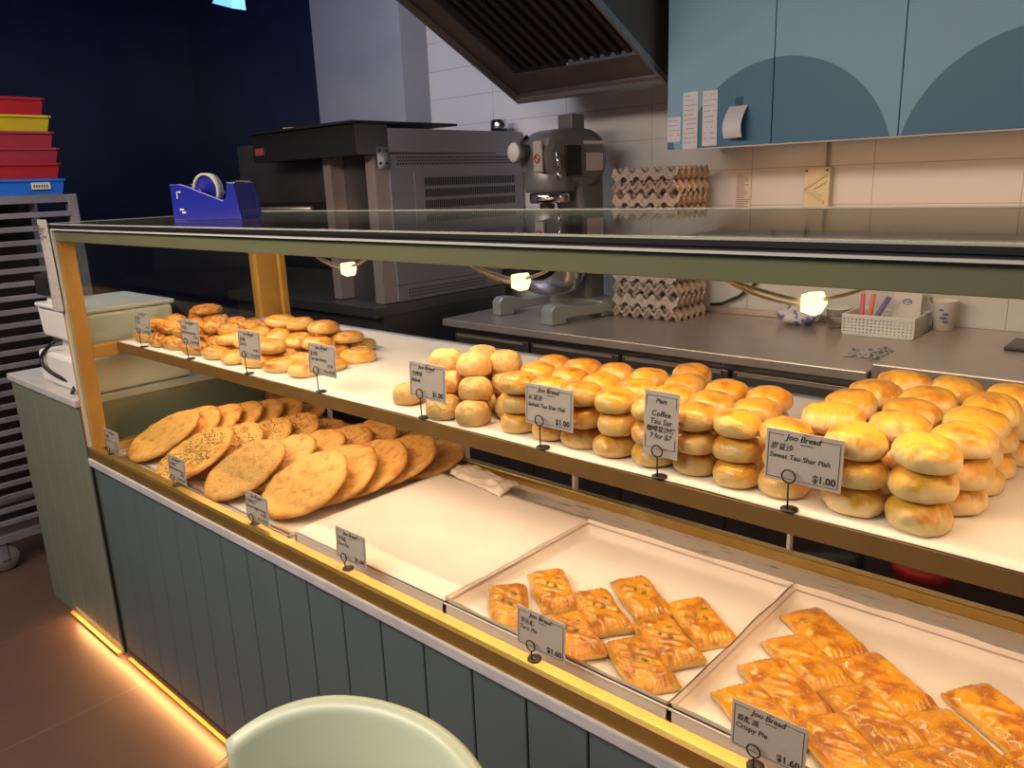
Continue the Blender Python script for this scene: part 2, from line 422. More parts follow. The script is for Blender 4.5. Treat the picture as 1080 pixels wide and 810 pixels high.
obj('header_beam', MB().box(.0, XE, .0035, .040, 1.306, 1.337, bev=.0015), M['olive'], case)
obj('header_seal', MB().box(.0, XE, .002, .050, 1.3396, 1.3460).box(-.03, XE, -.0012, -.0002, 1.3440, 1.3508), M['black'], case)
hs = obj('header_light_strip', MB().box(.05, XE, .130, .142, 1.332, 1.342), M['led'], case)
# end frame
ef = obj('end_frame', MB().box(-.048, 0, .004, .05, .70, 1.345, bev=.002).box(-.048, 0, .60, .68, .70, 1.345, bev=.002)
         .box(-.048, 0, .05, .60, 1.300, 1.345, bev=.002).box(-.048, 0, .05, .60, .968, 1.004, bev=.002).box(-.048, 0, .05, .60, .68, .70), M['goldwood'], case)
obj('end_glass', MB().box(-.027, -.021, .05, .60, .70, 1.300), M['glassend'], ef)
# shelf
sh = obj('shelf', MB().box(.0, XE, .125, .66, .977, 1.0045), M['shelfedge'], case)
obj('shelf_nosing', MB().box(.0, XE, .118, .125, .977, 1.0045, bev=.001), M['shelfedge'], sh)
obj('shelf_light_strip', MB().box(.05, XE,   .244, .256, .9705, .9765), M['led'], sh)
for x in (.03, 2.98): obj('shelf_upright', MB().box(x-.009, x+.009, .662, .682, .68, 1.30), M['goldwood'], case)
# foot light and gold foot strip
obj('foot_strip', MB().box(.0, XE, -.004, .006, .0005, .010), M['goldwood'], case)
obj('foot_light_strip', MB().box(.0, XE, .020, .028, .040, .046), M['footled'], case)

# left counter
ct = thing('side_counter', 'sage green panelled counter with a pale stone top left of the glass case', 'counter', (-.66, 0, 0))
obj('body', MB().box(-.655, -.056, .016, .64, .0, .822), M['green'], ct)
obj('groove_backing', MB().box(-.656, -.056, .009, .0158, .001, .821), M['groove'], ct)
b = MB(); e = [-.66, -.553, -.446, -.338, -.231, -.135, -.054]
for x0, x1 in zip(e, e[1:]): b.box(x0+.0012, x1-.0012, 0, .0088, .0, .822, bev=.002, seg=1)
obj('front_panel', b, M['green'], ct)
obj('foot_strip', MB().box(-.46, -.056, -.014, -.001, .0005, .010), M['goldwood'], ct)
obj('stone_top', MB().box(-.668, -.051, -.008, .66, .822, .845, bev=.003), M['marble'], ct)

# ------------------------------------------------------------------ scale on the side counter
sc_ = thing('weighing_scale', 'white shop scale with black customer display on the side counter', 'scale', (-.25, .18, .845))
obj('base', MB().box(-.425, -.06, .03, .36, .847, .952, bev=.012), M['white'], sc_)
obj('neck', MB().box(-.40, -.325, .10, .16, .952, .990), M['white'], sc_)
obj('neck', MB().box(-.16, -.09, .10, .16, .952, .990), M['white'], sc_)
obj('body', MB().prism([(-.455,1.085),(-.435,.990),(-.07,.990),(-.07,1.085)], .06, .33, 'y', bev=.01), M['white'], sc_)
obj('pan', MB().box(-.44, -.07, .05, .34, 1.086, 1.100, bev=.006), M['white'], sc_)
dp = obj('display', MB().box(-.470, -.345, .070, .12, 1.118, 1.185, bev=.008), M['black'], sc_)
obj('display_post', MB().box(-.42, -.38, .085, .105, 1.10, 1.12), M['white'], dp)
pts = []
for k in range(25):
    t = k/24
    pts.append((-.30-.085*math.sin(PI*t)+.16*t*t, .045-.03*math.sin(PI*t), .985-.12*t-.012*math.sin(PI*t)))
pts[-1] = (-.13, .016, .852)
obj('cable', MB().tube(pts, .006), M['black'], sc_)
# notice taped to the corner of the case
nc = thing('notice_card', 'white paper notice taped to the left corner post of the display case', 'notice', (-.05, -.008, 1.10))
def ncf(u, v): return Vector((-.078+.074*u+.012*(1-v), -.010-.022*math.sin(PI*u)*(1-v)*.6, 1.115+.25*v))
obj('sheet', MB().grid(6, 10, ncf), mat('grey_notice', (.36,.33,.31), .7, var=.2, vscale=120), nc)
b = MB()
for z, wd in ((1.347,.050),(1.340,.040),(1.325,.055),(1.318,.03)): b.box(-.070, -.070+wd, -.0235, -.0228, z, z+.0035)
obj('lettering', b, M['ink'], nc)

# ------------------------------------------------------------------ baking rack and crates on the far left
RX = -1.0
rk = thing('bakery_rack', 'tall dark metal tray rack on casters left of the side counter', 'rack', (RX-.25, .13, 0))
b = MB()
for x in (RX-.5, RX-.035):
    for y in (-.20, .40): b.box(x, x+.035, y, y+.035, .12, 1.4335, bev=.003)
for z in (.12, 1.405):
    for x in (RX-.5, RX-.035): b.box(x+.001, x+.034, -.199, .434, z, z+.03)
    for y in (-.2, .40): b.box(RX-.499, RX-.002, y+.001, y+.03, z+.001, z+.029)
obj('frame', b, M['rackmetal'], rk)
for k in range(24):
    z = .19+.0505*k
    obj('tray_runner', MB().box(RX-.010, RX+.004, -.17, .402, z, z+.020, bev=.002).box(RX-.05, RX-.008, -.17, .402, z, z+.004), M['rackmetal'], rk)
obj('back_panel', MB().box(RX-.495, RX-.46, -.17, .40, .15, 1.405), M['rackdark'], rk)
for x in (RX-.48, RX-.03):
    for y in (-.05, .36):
        cs = obj('caster', MB().lathe([(0,-.014),(.05,-.014),(.055,-.008),(.055,.008),(.05,.014),(0,.014)], (x, y, .056), 24, 'x'), M['wheel'], rk)
        obj('fork', MB().box(x-.022, x-.016, y-.012, y+.012, .05, .122).box(x+.016, x+.022, y-.012, y+.012, .05, .122), M['rackmetal'], cs)
z = 1.4355
for k, (mn, lab, h, dy) in enumerate([('bluecrate','blue plastic crate with a price sticker, lowest of the stack on the rack',.058,.0),
        ('redcrate','red plastic crate directly above the blue crate on the rack',.058,-.004),
        ('pinkcrate','faded red plastic crate, third from the bottom of the rack stack',.055,.004),
        ('pinkcrate','faded red plastic crate right below the yellow crate',.058,.0),
        ('yellowcrate','yellow plastic crate, second from the top of the rack stack',.058,.002),
        ('redcrate','red plastic crate at the very top of the rack stack',.062,-.006)]):
    x1, x0, y0, y1 = RX+.002, RX-.42, -.20+dy, .397+dy-.004*k
    b = MB()
    zt = z+h
    b.prism([(x0+.014,y0+.014),(x1-.014,y0+.014),(x1-.014,y1-.014),(x0+.014,y1-.014)], z, z+.006, 'z')
    # tapering walls
    lo = [(x0+.010,y0+.010),(x1-.010,y0+.010),(x1-.010,y1-.010),(x0+.010,y1-.010)]
    hi = [(x0,y0),(x1,y0),(x1,y1),(x0,y1)]
    V = [b.bm.verts.new((*p, z)) for p in lo]; W = [b.bm.verts.new((*p, zt-.006)) for p in hi]
    Vi = [b.bm.verts.new((p[0]*.97+.03*(x0+x1)/2, p[1]*.97+.03*(y0+y1)/2, z+.006)) for p in lo]; Wi = [b.bm.verts.new((p[0]*.97+.03*(x0+x1)/2, p[1]*.97+.03*(y0+y1)/2, zt-.006)) for p in hi]
    for i in range(4):
        j = (i+1) % 4
        b.bm.faces.new((V[i], V[j], W[j], W[i])); b.bm.faces.new((Vi[j], Vi[i], Wi[i], Wi[j])); b.bm.faces.new((W[i], W[j], Wi[j], Wi[i]))
    cr = thing('plastic_crate', lab, 'crate', ((x0+x1)/2, (y0+y1)/2, z), 0, 'stacked plastic crates on the rack')
    obj('tub', b, M[mn], cr)
    obj('rim', MB().box(x0-.005, x1+.006, y1-.004, y1+.004, zt-.008, zt).box(x0-.005, x1+.006, y0-.004, y0+.004, zt-.008, zt).box(x1-.002, x1+.006, y0, y1, zt-.008, zt).box(x0-.006, x0+.002, y0, y1, zt-.008, zt), M[mn], cr)
    if k == 0:
        st = obj('sticker', MB().box(RX-.0005, RX+.0055, .28, .345, z+.020, z+.045), M['sticker'], cr)
        b = MB()
        for q in range(6): b.box(RX+.0052, RX+.0062, .286+.009*q, .291+.009*q, z+.027, z+.036)
        obj('print', b, M['ink'], st)
    z = zt+.0004

# ------------------------------------------------------------------ kitchen behind
wt = thing('worktop', 'long stainless steel kitchen worktop along the back wall', 'worktop', (.8, 1.9, .81))
obj('top', MB().box(-.12, 1.668, 1.525, 2.245, .818, .85, bev=.004), M['steel'], wt)
obj('splash_lip', MB().box(-.12, 1.668, 2.228, 2.245, .85, .875, bev=.003), M['steel'], wt)
fr = thing('undercounter_fridge', 'brown steel undercounter fridge below the worktop', 'fridge', (.8, 1.9, 0))
obj('body', MB().box(-.11, 1.66, 1.60, 2.24, .0, .815), M['darksteel'], fr)
for k in range(4):
    x = -.10+.44*k
    d = obj('door', MB().box(x+.008, x+.432, 1.572, 1.60, .12, .785, bev=.004), M['brownsteel'], fr)
    obj('door_recess', MB().box(x+.03, x+.41, 1.5705, 1.572, .14, .765), M['darksteel'], d)
    obj('handle', MB().box(x+.03, x+.41, 1.562, 1.575, .772, .782), M['steel'], d)
pt = thing('prep_table', 'raised stainless prep counter at the right end of the worktop', 'counter', (2.3, 1.9, 0))
obj('top', MB().box(1.672, 3.4, 1.545, 2.245, .798, .872, bev=.004), M['steel'], pt)
obj('body', MB().box(1.68, 3.38, 1.60, 2.24, .0, .797), M['brownsteel'], pt)
for k in range(3):
    x = 1.69+.55*k
    d = obj('door', MB().box(x+.008, x+.54, 1.574, 1.60, .12, .765, bev=.004), M['brownsteel'], pt)
    obj('handle', MB().box(x+.03, x+.51, 1.562, 1.578, .750, .760), M['steel'], d)
single('waste_bin', MB().lathe([(.0,.0),(.055,.0),(.062,.52),(.068,.52),(.068,.545),(.055,.545),(.05,.02),(0,.02)], (1.975, 1.05, .0), 28), M['bin'],
       'red bin on the kitchen floor behind the case', 'bin', (1.975, 1.05, 0))

# oven
ov = thing('deck_oven', 'grey steel deck oven with vented side panel and black canopy', 'oven', (-.9, 1.8, 0))
OX = -.25
obj('body', MB().box(-1.45, OX-.008, 1.40, 2.06, .42, 1.64), M['darksteel'], ov)
sp = obj('side_panel', MB().box(OX-.010, OX, 1.40, 2.24, 1.0, 1.548, bev=.002).box(OX-.010, OX+.004, 1.40, 2.24, 1.552, 1.650, bev=.003), M['ovenpanel'], ov)
b = MB()
for r in range(3):
    for c in range(44):
        b.box(OX, OX+.0012, 1.44+.0165*c+.008*(r % 2), 1.449+.0165*c+.008*(r % 2), 1.504+.013*r, 1.5105+.013*r)
obj('perforation', b, M['black'], sp)
b = MB()
for r in range(3):
    for c in range(50): b.box(OX+.003, OX+.0042, 1.588+.0118*c, 1.594+.0118*c, 1.318+.048*r, 1.352+.048*r)
vp = obj('vent_plate', MB().box(OX, OX+.003, 1.53, 2.24, 1.18, 1.475, bev=.001), M['ovenpanel'], sp)
obj('vent_slots', b, M['black'], sp)
lp = obj('lower_panel', MB().box(OX-.010, OX, 1.40, 2.06, .93, .998, bev=.002), M['ovenpanel'], ov)
b = MB()
for r in range(3):
    for c in range(30): b.box(OX, OX+.0012, 1.46+.0165*c, 1.468+.0165*c, .945+.014*r, .951+.014*r)
obj('perforation', b, M['black'], lp)
obj('base_frame', MB().box(-1.45, OX+.02, 1.25, 2.06, .88, .925, bev=.003).box(-1.45, OX+.01, 1.30, 2.06, .42, .88), M['darksteel'], ov)
for x in (-1.42, -.33): 
    for y in (1.42, 1.98): obj('leg', MB().box(x, x+.05, y, y+.05, 0, .42), M['darksteel'], ov)
cn = obj('canopy', MB().prism([(1.236,1.545),(1.40,1.545),(1.40,1.548),(1.40,1.665),(1.236,1.665)], -1.02, OX-.001, 'x'), M['black'], ov)
obj('canopy_side', MB().box(OX-.002, OX+.003, 1.238, 1.40, 1.546, 1.664), M['darksteel'], cn)
obj('canopy_top', MB().box(-1.03, OX+.006, 1.22, 1.80, 1.666, 1.676), M['black'], cn)
obj('flue', MB().lathe([(.045,1.65),(.045,1.708),(.041,1.708),(.041,1.65)], (OX-.07, 2.16, 0), 24), M['chrome'], ov)
obj('front_post', MB().box(OX-.07, OX-.010, 1.330, 1.40, .93, 1.545), M['steel'], ov)
obj('front_post', MB().box(-.62, -.565, 1.33, 1.40, .93, 1.545), M['steel'], ov)
dk = obj('oven_door', MB().box(-1.40, -.63, 1.37, 1.40, 1.06, 1.36, bev=.006), M['black'], ov)
obj('handle', MB().tube([(-1.3,1.34,1.33),(-.75,1.34,1.33)], .012), M['steel'], dk)
b = MB()
b.box(OX+.001, OX+.006, 1.335, 1.40, 1.49, 1.575)
hp = obj('hinge_plate', b, M['chrome'], ov)
for y, zz in ((1.35,1.51),(1.385,1.51),(1.35,1.56),(1.385,1.56)): obj('bolt', MB().lathe([(0,.0),(.006,.0),(.006,.004),(0,.004)], (OX+.006, y, zz), 12, 'x'), M['black'], hp)
b = MB()
b.prism([(1.735,1.262),(1.765,1.262),(1.75,1.29)], OX+.003, OX+.0045, 'x'); obj('warning_triangle', b, mat('yellow_mark', (.6,.42,.03), .5), sp)
obj('red_label', MB().box(-1.00, -.93, 1.233, 1.236, 1.575, 1.605), M['redink'], ov)
# bread tool lying on the canopy
single('bread_paddle', MB().prism([(-1.00,1.5),(-.86,1.30),(-.80,1.32),(-.88,1.5)], 1.6765, 1.690, 'z', bev=.004), mat('pale_wood', (.6,.38,.14), .5), 'pale flat board lying on top of the oven canopy', 'board', (-.9, 1.4, 1.676))

# planetary mixer
mx = thing('planetary_mixer', 'grey planetary mixer with steel bowl on the worktop beside the oven', 'mixer', (.262, 1.86, .8506), R(-12))
def mobj(n, mb, m, p=mx): return obj(n, mb, m, p, world=False)
b = MB()
for sx in (-1, 1):
    b.prism([(-.20,.0),(-.20,.062),(-.185,.078),(-.135,.078),(.16,.05),(.16,.0)] if False else [(-.20,.0),(-.20,.06),(-.18,.08),(-.13,.08),(-.05,.06),(.16,.06),(.16,.02),(-.12,.02),(-.12,.0)], sx*.180-(.012 if sx > 0 else 0)-.035, sx*.180-(.012 if sx > 0 else 0)+.035 if False else sx*.180+.023, 'x', bev=.006)
b.box(-.21, .19, .08, .17, .0, .07, bev=.012).box(-.13, .10, .13, .22, .0, .07, bev=.012)
mobj('base', b, mat('mixer_base_grey', (.36,.37,.36), .35, metal=.3))
prof = [(.10,.05),(.20,.05),(.20,.30),(.20,.60),(.05,.60),(.06,.48),(.085,.36),(.10,.22)]
mobj('column', MB().prism(prof, -.085, .085, 'x', bev=.02), M['mixergrey'])
hd = mobj('head', MB().prism([(-.09,.575),(-.125,.60),(-.13,.68),(-.10,.74),(-.03,.770),(.13,.770),(.20,.735),(.22,.66),(.20,.58),(.14,.52),(.05,.54)], -.10, .10, 'x', bev=.035), M['mixergrey'])
obj('gearbox', MB().lathe([(.0,.52),(.10,.52),(.105,.535),(.105,.60),(.09,.64),(0,.64)], (0, -.03, 0), 28), M['mixergrey'], hd, world=False)
obj('hub', MB().lathe([(.0,-.185),(.040,-.185),(.042,-.178),(.042,-.155),(.032,-.152),(.032,-.11),(0,-.11)], (-.035, 0, .680), 24, 'y'), M['mixergrey'], hd, world=False)
obj('hub_cap', MB().lathe([(0,-.190),(.036,-.190),(.040,-.184),(0,-.184)], (-.035, 0, .680), 24, 'y'), M['sticker'], hd, world=False)
obj('guard_ring', MB().lathe([(.0,.475),(.08,.475),(.086,.480),(.086,.512),(.08,.518),(0,.518)], (0, -.03, 0), 28), M['chrome'], hd, world=False)
obj('beater_shaft', MB().lathe([(0,.30),(.014,.30),(.016,.385),(.030,.39),(.032,.475),(0,.475)], (-.02, -.03, 0), 18), mat('bronze_shaft', (.34,.22,.13), .3, metal=.9), hd, world=False)
pl = obj('front_plate', MB().box(.030, .085, -.137, -.127, .60, .72, bev=.002), mat('beige_plate', (.40,.35,.30), .5), hd, world=False)
b = MB(); b.tube([(.058+.016*math.cos(a*PI/10), -.139, .652+.016*math.sin(a*PI/10)) for a in range(20)], .003, 6, closed=True); b.tube([(.047,-.139,.663),(.069,-.139,.641)], .003, 6)
obj('stop_symbol', b, M['redink'], pl, world=False)
obj('switch_box', MB().box(.098, .112, -.03, .05, .58, .70, bev=.003), M['black'], hd, world=False)
obj('gear_lever', MB().tube([(.095,-.07,.67),(.125,-.09,.672),(.135,-.09,.60)], .007).blob((.135,-.09,.585), .012, .012, .016), M['chrome'], hd, world=False)
obj('side_label', MB().box(.0995, .1015, .085, .175, .60, .67), mat('pinkish_label', (.6,.48,.48), .6), hd, world=False)
obj('side_label', MB().box(.0985, .1005, .07, .19, .705, .718), M['sticker'], hd, world=False)
obj('vent_cap', MB().box(-.05, .04, .06, .13, .768, .828, bev=.004), M['mixergrey'], hd, world=False)
obj('lock_knob', MB().tube([(-.05,-.10,.745),(-.065,-.135,.715)], .008), M['black'], hd, world=False)
bw = mobj('bowl', MB().lathe([(0,.095),(.06,.095),(.11,.115),(.145,.17),(.155,.24),(.155,.345),(.162,.347),(.162,.355),(.150,.355),(.150,.24),(.14,.175),(.10,.125),(0,.105)], (0, -.03, 0), 36), M['chrome'])
mobj('bowl_arm', MB().box(-.19, -.163, -.06, .10, .25, .285, bev=.006).box(.163, .19, -.06, .10, .25, .285, bev=.006).box(-.19, .19, .07, .11, .235, .30, bev=.006), M['mixergrey'])
mobj('lift_handle', MB().tube([(.08,.14,.40),(.12,.15,.40),(.185,.12,.24)], .008), M['chrome'])

# egg trays
def tray_mesh(nx, ny):
    W, D = .305, .245; n = 66; k = 54; t = .0035
    def sh(c): return math.copysign(abs(c)**.75, c)
    def h(x, y):
        return .0245-.0120*(sh(-math.cos(2*PI*(x-W/2)/(W/nx)+PI))*-1+sh(-math.cos(2*PI*(y-D/2)/(D/ny)+PI))*-1)*-1
    b = MB()
    b.grid(n, k, lambda u, v: Vector((W*u-W/2, D*v-D/2, h(W*u, D*v)+t)), closed_bottom=lambda co: Vector((co.x, co.y, max(0., co.z-t-.009))))
    big = max(b.bm.faces, key=lambda f: f.calc_area()); b.bm.faces.remove(big)
    b.grid(n, k, lambda u, v: Vector((W*u-W/2, D*v-D/2, max(0., h(W*u, D*v)-.009))))
    bmesh.ops.remove_doubles(b.bm, verts=b.bm.verts, dist=1e-5)
    return b
et = None
EG = 'pulp egg trays stacked on the worktop'
for k in range(12):
    lab = 'grey pulp egg tray, %s in the stack on the worktop' % ('lowest' if k == 0 else 'topmost' if k == 11 else ORD[k]+' from the bottom')
    loc = (.642+random.uniform(-.003,.003), 2.065+random.uniform(-.003,.003), .8505+.0503*k)
    if et is None:
        et = [obj('egg_tray', tray_mesh(6, 5), M['pulp'], None), obj('egg_tray', tray_mesh(5, 6), M['pulp'], None)]
    if k < 2: et[k].location = loc; tag(et[k], lab, 'egg tray', EG)
    else: dup(et[k % 2], loc, (0, 0, R(random.choice((0, 180))+random.uniform(-1.5, 1.5))), lab, EG)
# cable beside the trays
single('power_cable', MB().tube([(.80,2.215,.885),(.85,2.215,.892),(.92,2.225,.925),(.98,2.235,.975),(1.03,2.24,1.06),(1.05,2.24,1.2)], .007), M['black'], 'thick black cable running up the wall beside the egg trays', 'cable', (.8, 2.215, .885))

# hood
hd_ = thing('exhaust_hood', 'greasy steel exhaust hood with dark baffle filters above the mixer', 'exhaust hood', (.4, 1.9, 1.75))
HX0, HX1 = .03, .765
ya, za, yb, zb = 1.90, 1.748, 1.10, 2.155      # lip and upper end of the sloping mouth
def hs(t, off=0.): 
    n = Vector((0, -(zb-za), -(ya-yb))).normalized()   # outward from the mouth: down and to the front
    p = Vector((0, ya+(yb-ya)*t, za+(zb-za)*t)); return p+Vector((0, n.y, n.z))*off
def slab(b, x0, x1, t0, t1, o0, o1):
    P = [hs(t0,o0), hs(t1,o0), hs(t1,o1), hs(t0,o1)]
    return b.prism([(p.y, p.z) for p in P], x0, x1, 'x')
obj('shell', MB().prism([(ya,za),(yb,zb),(yb,2.75),(2.24,2.75),(2.24,1.86),(ya+.03,1.80)], HX0, HX0+.006, 'x').prism([(ya,za),(yb,zb),(yb,2.75),(2.24,2.75),(2.24,1.86),(ya+.03,1.80)], HX1-.006, HX1, 'x')
    .box(HX0, HX1, yb, yb+.006, zb, 2.75).prism([(ya,za),(ya+.03,1.80),(2.24,1.86),(2.24,1.866),(ya+.02,1.806),(ya-.004,za+.004)], HX0, HX1, 'x'), M['hood'], hd_)
b = MB(); slab(b, HX0+.006, HX0+.10, .02, 1., -.03, -.035); slab(b, HX1-.05, HX1-.006, .02, 1., -.03, -.035); slab(b, HX0+.1, HX1-.05, .02, .16, -.03, -.035)
obj('mouth_flange', b, M['hood'], hd_)
b = MB(); slab(b, HX0-.004, HX0+.008, 0, 1., .004, -.02); slab(b, HX1-.008, HX1+.004, 0, 1., .004, -.02); slab(b, HX0, HX1, -.008, .012, .006, -.012)
obj('rim', b, M['hoodrim'], hd_)
for q in range(2):
    x0 = HX0+.10+q*.293
    f = MB(); slab(f, x0, x0+.29, .16, 1., -.06, -.066)
    ff = obj('baffle_filter', f, M['filter'], hd_)
    b = MB()
    for k in range(6): slab(b, x0+.008+.048*k, x0+.030+.048*k, .17, 1., -.04, -.050)
    obj('baffle', b, mat('baffle_steel', (.05,.04,.038), .4, metal=.6) if q == 0 else bpy.data.materials['baffle_steel'], ff)

# wall cabinets with scallops
for q in range(2):
    x0 = .80+.80*q
    cb = thing('wall_cabinet', ['light blue wall cabinet with a dark scallop, slips of paper stuck on it','light blue scalloped wall cabinet at the right edge above the basket'][q], 'cabinet', (x0+.4, 2.05, 1.515), 0, 'scalloped wall cabinets')
    obj('carcass', MB().box(x0+.002, x0+.798, 1.872, 2.245, 1.515, 2.62), M['cabinet_side'], cb)
    for d in range(2):
        dx = x0+.40*d
        bb = MB().box(dx+.0015, dx+.3985, 1.851, 1.871, 1.510, 2.62, bev=.001)
        o = obj('door', bb, M['scallop'], cb)
        # the scallops run on across doors: shift so the pattern is continuous in scene x and z
        o.data.transform(Matrix.Translation(Vector((cb.location.x, cb.location.y, cb.location.z)))); o.location = -Vector(cb.location)
    obj('bottom_trim', MB().box(x0, x0+.8, 1.853, 1.872, 1.5045, 1.5095), mat('pale_trim%d' % q, (.55,.5,.45), .5), cb)
# slips of paper on the cabinet door
SL = [('small white slip of paper at the lower corner of the cabinet', .803, .857, 1.536, 1.622, 4),
      ('long printed receipt stuck beside the small slip on the cabinet', .866, .925, 1.508, 1.702, 11),
      ('long handwritten receipt between the printed and the curled slip', .944, 1.001, 1.515, 1.700, 9)]
for lab, x0, x1, z0, z1, n in SL:
    t = thing('paper_slip', lab, 'paper slip', ((x0+x1)/2, 1.850, z0), 0, 'paper slips on the wall cabinet')
    obj('sheet', MB().box(x0, x1, 1.8488, 1.8505, z0, z1), M['receipt'], t)
    b = MB()
    for k in range(n):
        zz = z1-.012-(z1-z0-.02)*k/n; xx = x0+.006
        while xx < x1-.012:
            wd = random.uniform(.004, .012)
            if random.random() < .8: b.box(xx, min(xx+wd, x1-.004), 1.8483, 1.8487, zz-.0022, zz)
            xx += wd+.003
    obj('writing', b, mat('faint_ink', (.22,.2,.25), .7) if 'faint_ink' not in bpy.data.materials else bpy.data.materials['faint_ink'], t)
t = thing('paper_slip', 'short curled receipt taped by its top edge to the dark scallop', 'paper slip', (1.08, 1.84, 1.53), 0, 'paper slips on the wall cabinet')
def curl(u, v):
    a = (1-v)*1.9
    return Vector((1.047+.067*u, 1.8500-.055*(math.sin(a*1.2))*.9, 1.64-.105*(1-v)-.0*a))
obj('sheet', MB().grid(4, 14, curl), M['receipt'], t)
obj('tape', MB().box(1.066, 1.095, 1.8492, 1.8505, 1.632, 1.668), M['film'], t)

# wall fittings
bx = thing('wall_junction_box', 'beige wall box with a slanted V mark under the cabinet', 'wall box', (1.22, 2.23, 1.27))
obj('box', MB().box(1.172, 1.268, 2.212, 2.2495, 1.266, 1.428, bev=.004), M['beigebox'], bx)
b = MB()
def bar(b, p, q, wd):
    p, q = Vector(p), Vector(q); d = (q-p).normalized(); n = Vector((-d.y, d.x))*wd/2
    b.prism([tuple(p+n), tuple(p-n), tuple(q-n), tuple(q+n)], 2.207, 2.213, 'y')
bar(b, (1.176,1.352), (1.256,1.402), .009); bar(b, (1.176,1.350), (1.250,1.300), .009); bar(b, (1.212,1.350), (1.256,1.376), .005); bar(b, (1.212,1.340), (1.240,1.326), .005)
obj('raised_mark', b, mat('beige_raised', (.50,.43,.27), .5), bx)
for x, zz in ((1.182,1.278),(1.258,1.278),(1.182,1.416),(1.258,1.416)): obj('screw', MB().lathe([(0,2.209),(.004,2.209),(.004,2.213),(0,2.213)], (x,0,zz), 10, 'y'), M['black'], bx)
obj('conduit', MB().tube([(1.245,2.238,1.428),(1.245,2.238,1.515)], .005), mat('grey_conduit', (.35,.32,.29), .5), bx)
obj('cable', MB().tube([(1.205,2.235,1.268),(1.195,2.235,1.245),(1.18,2.238,1.22),(1.176,2.238,1.10)], .006), M['black'], bx)
nt_ = thing('wall_notice', 'narrow strip of faded pink print stuck on the wall tiles', 'notice', (.915, 2.249, 1.24))
obj('sheet', MB().box(.88, .945, 2.2482, 2.2498, 1.235, 1.418), mat('faded_sheet', (.58,.50,.46), .6), nt_)
b = MB()
for k in range(24):
    b.box(.884, .884+random.uniform(.03,.056), 2.2476, 2.2481, 1.24+.0072*k, 1.2435+.0072*k)
obj('print', b, mat('faded_print', (.36,.24,.23), .7), nt_)

# things on the worktop at right
bk = thing('plastic_basket', 'white perforated plastic basket on the worktop', 'basket', (1.52, 2.12, .8505))
bx0, bx1, by0, by1, bz0, bz1 = 1.412, 1.645, 2.035, 2.215, .851, .925
b = MB()
def perf(b, ax, fixed, a0, a1, z0, z1, nc, nr):
    ca = (a1-a0)/nc; cz_ = (z1-z0)/nr
    for r in range(nr+1):
        z = z0+cz_*r
        if ax == 'x': b.box(a0, a1, fixed-.0014, fixed+.0014, z-.0032, z+.0032)
        else: b.box(fixed-.0012, fixed+.0012, a0, a1, z-.0018, z+.0018)
    for c in range(nc+1):
        a = a0+ca*c
        if ax == 'x': b.box(a-.0034, a+.0034, fixed-.0012, fixed+.0012, z0, z1)
        else: b.box(fixed-.0012, fixed+.0012, a-.0034, a+.0034, z0, z1)
for y in (by0, by1): perf(b, 'x', y, bx0, bx1, bz0+.008, bz1-.012, 18, 5)
for x in (bx0, bx1): perf(b, 'y', x, by0, by1, bz0+.008, bz1-.012, 13, 5)
b.box(bx0, bx1, by0, by1, bz0, bz0+.004)
obj('tub', b, M['white'], bk)
b = MB()
for y in (by0, by1): b.box(bx0-.004, bx1+.004, y-.004, y+.004, bz1-.012, bz1, bev=.0015)
for x in (bx0, bx1): b.box(x-.004, x+.004, by0, by1, bz1-.012, bz1, bev=.0015)
obj('rim', b, M['white'], bk)
single('marker_pen', MB().tube([(1.455,2.10,.857),(1.445,2.125,.985)], .008), M['pink'], 'pink marker leaning in the basket', 'pen', (1.455,2.10,.857))
single('marker_pen', MB().tube([(1.475,2.10,.857),(1.480,2.13,.985)], .008), mat('orange_marker', (.8,.2,.1), .5), 'orange marker standing upright in the basket', 'pen', (1.475,2.10,.857))
single('marker_pen', MB().tube([(1.485,2.07,.859),(1.535,2.12,.98)], .009), M['purple'], 'purple marker leaning sideways in the basket', 'pen', (1.485,2.07,.859))
pk = thing('paper_packet', 'white paper packet with a round blue stamp in the basket', 'packet', (1.585, 2.19, .856))
obj('sheet', MB().prism([(2.165,.856),(2.175,.856),(2.185,1.0),(2.180,1.0)], 1.535, 1.625, 'x'), mat('packet_paper', (.66,.60,.58), .6), pk)
b = MB(); b.tube([(1.58+.014*math.cos(a*PI/8), 2.1765, .958+.009*math.sin(a*PI/8)) for a in range(16)], .0022, 6, closed=True); b.tube([(1.57,2.1765,.958),(1.59,2.1765,.958)], .002, 6)
obj('stamp', b, M['blueink'], pk)
bg = thing('plastic_bag', 'crumpled white plastic bag with blue print on the worktop', 'bag', (1.21, 2.14, .85))
b = MB().blob((1.21,2.135,.885), .082, .055, .036, sub=4)
for v in b.bm.verts:
    p = Vector(v.co); d = noise.noise(p*38)*.012+noise.noise(p*90)*.005
    v.co = p+(p-Vector((1.21,2.135,.885))).normalized()*d
    if v.co.z < .851: v.co.z = .851
m = M['bag']; tcx, sx = objxyz(m); vn = N(m, 'ShaderNodeTexNoise'); vn.inputs['Scale'].default_value = 26; L(m, tcx.outputs['Object'], vn.inputs['Vector'])
L(m, mixc(m, smooth(m, vn.outputs['Fac'], .56, .60), (.62,.60,.64), (.16,.16,.40)), BS(m).inputs['Base Color'])
obj('sack', b, M['bag'], bg)
cb_ = thing('clear_tub', 'clear plastic tub between the plastic bag and the basket', 'tub', (1.355, 2.15, .8505))
obj('body', MB().lathe([(0,.851),(.036,.851),(.044,.925),(.043,.925),(.035,.853),(0,.853)], (1.355,2.15,0), 24), M['film'], cb_)
obj('rim', MB().lathe([(.0425,.922),(.047,.922),(.047,.927),(.0425,.927)], (1.355,2.15,0), 24), M['white'], cb_)
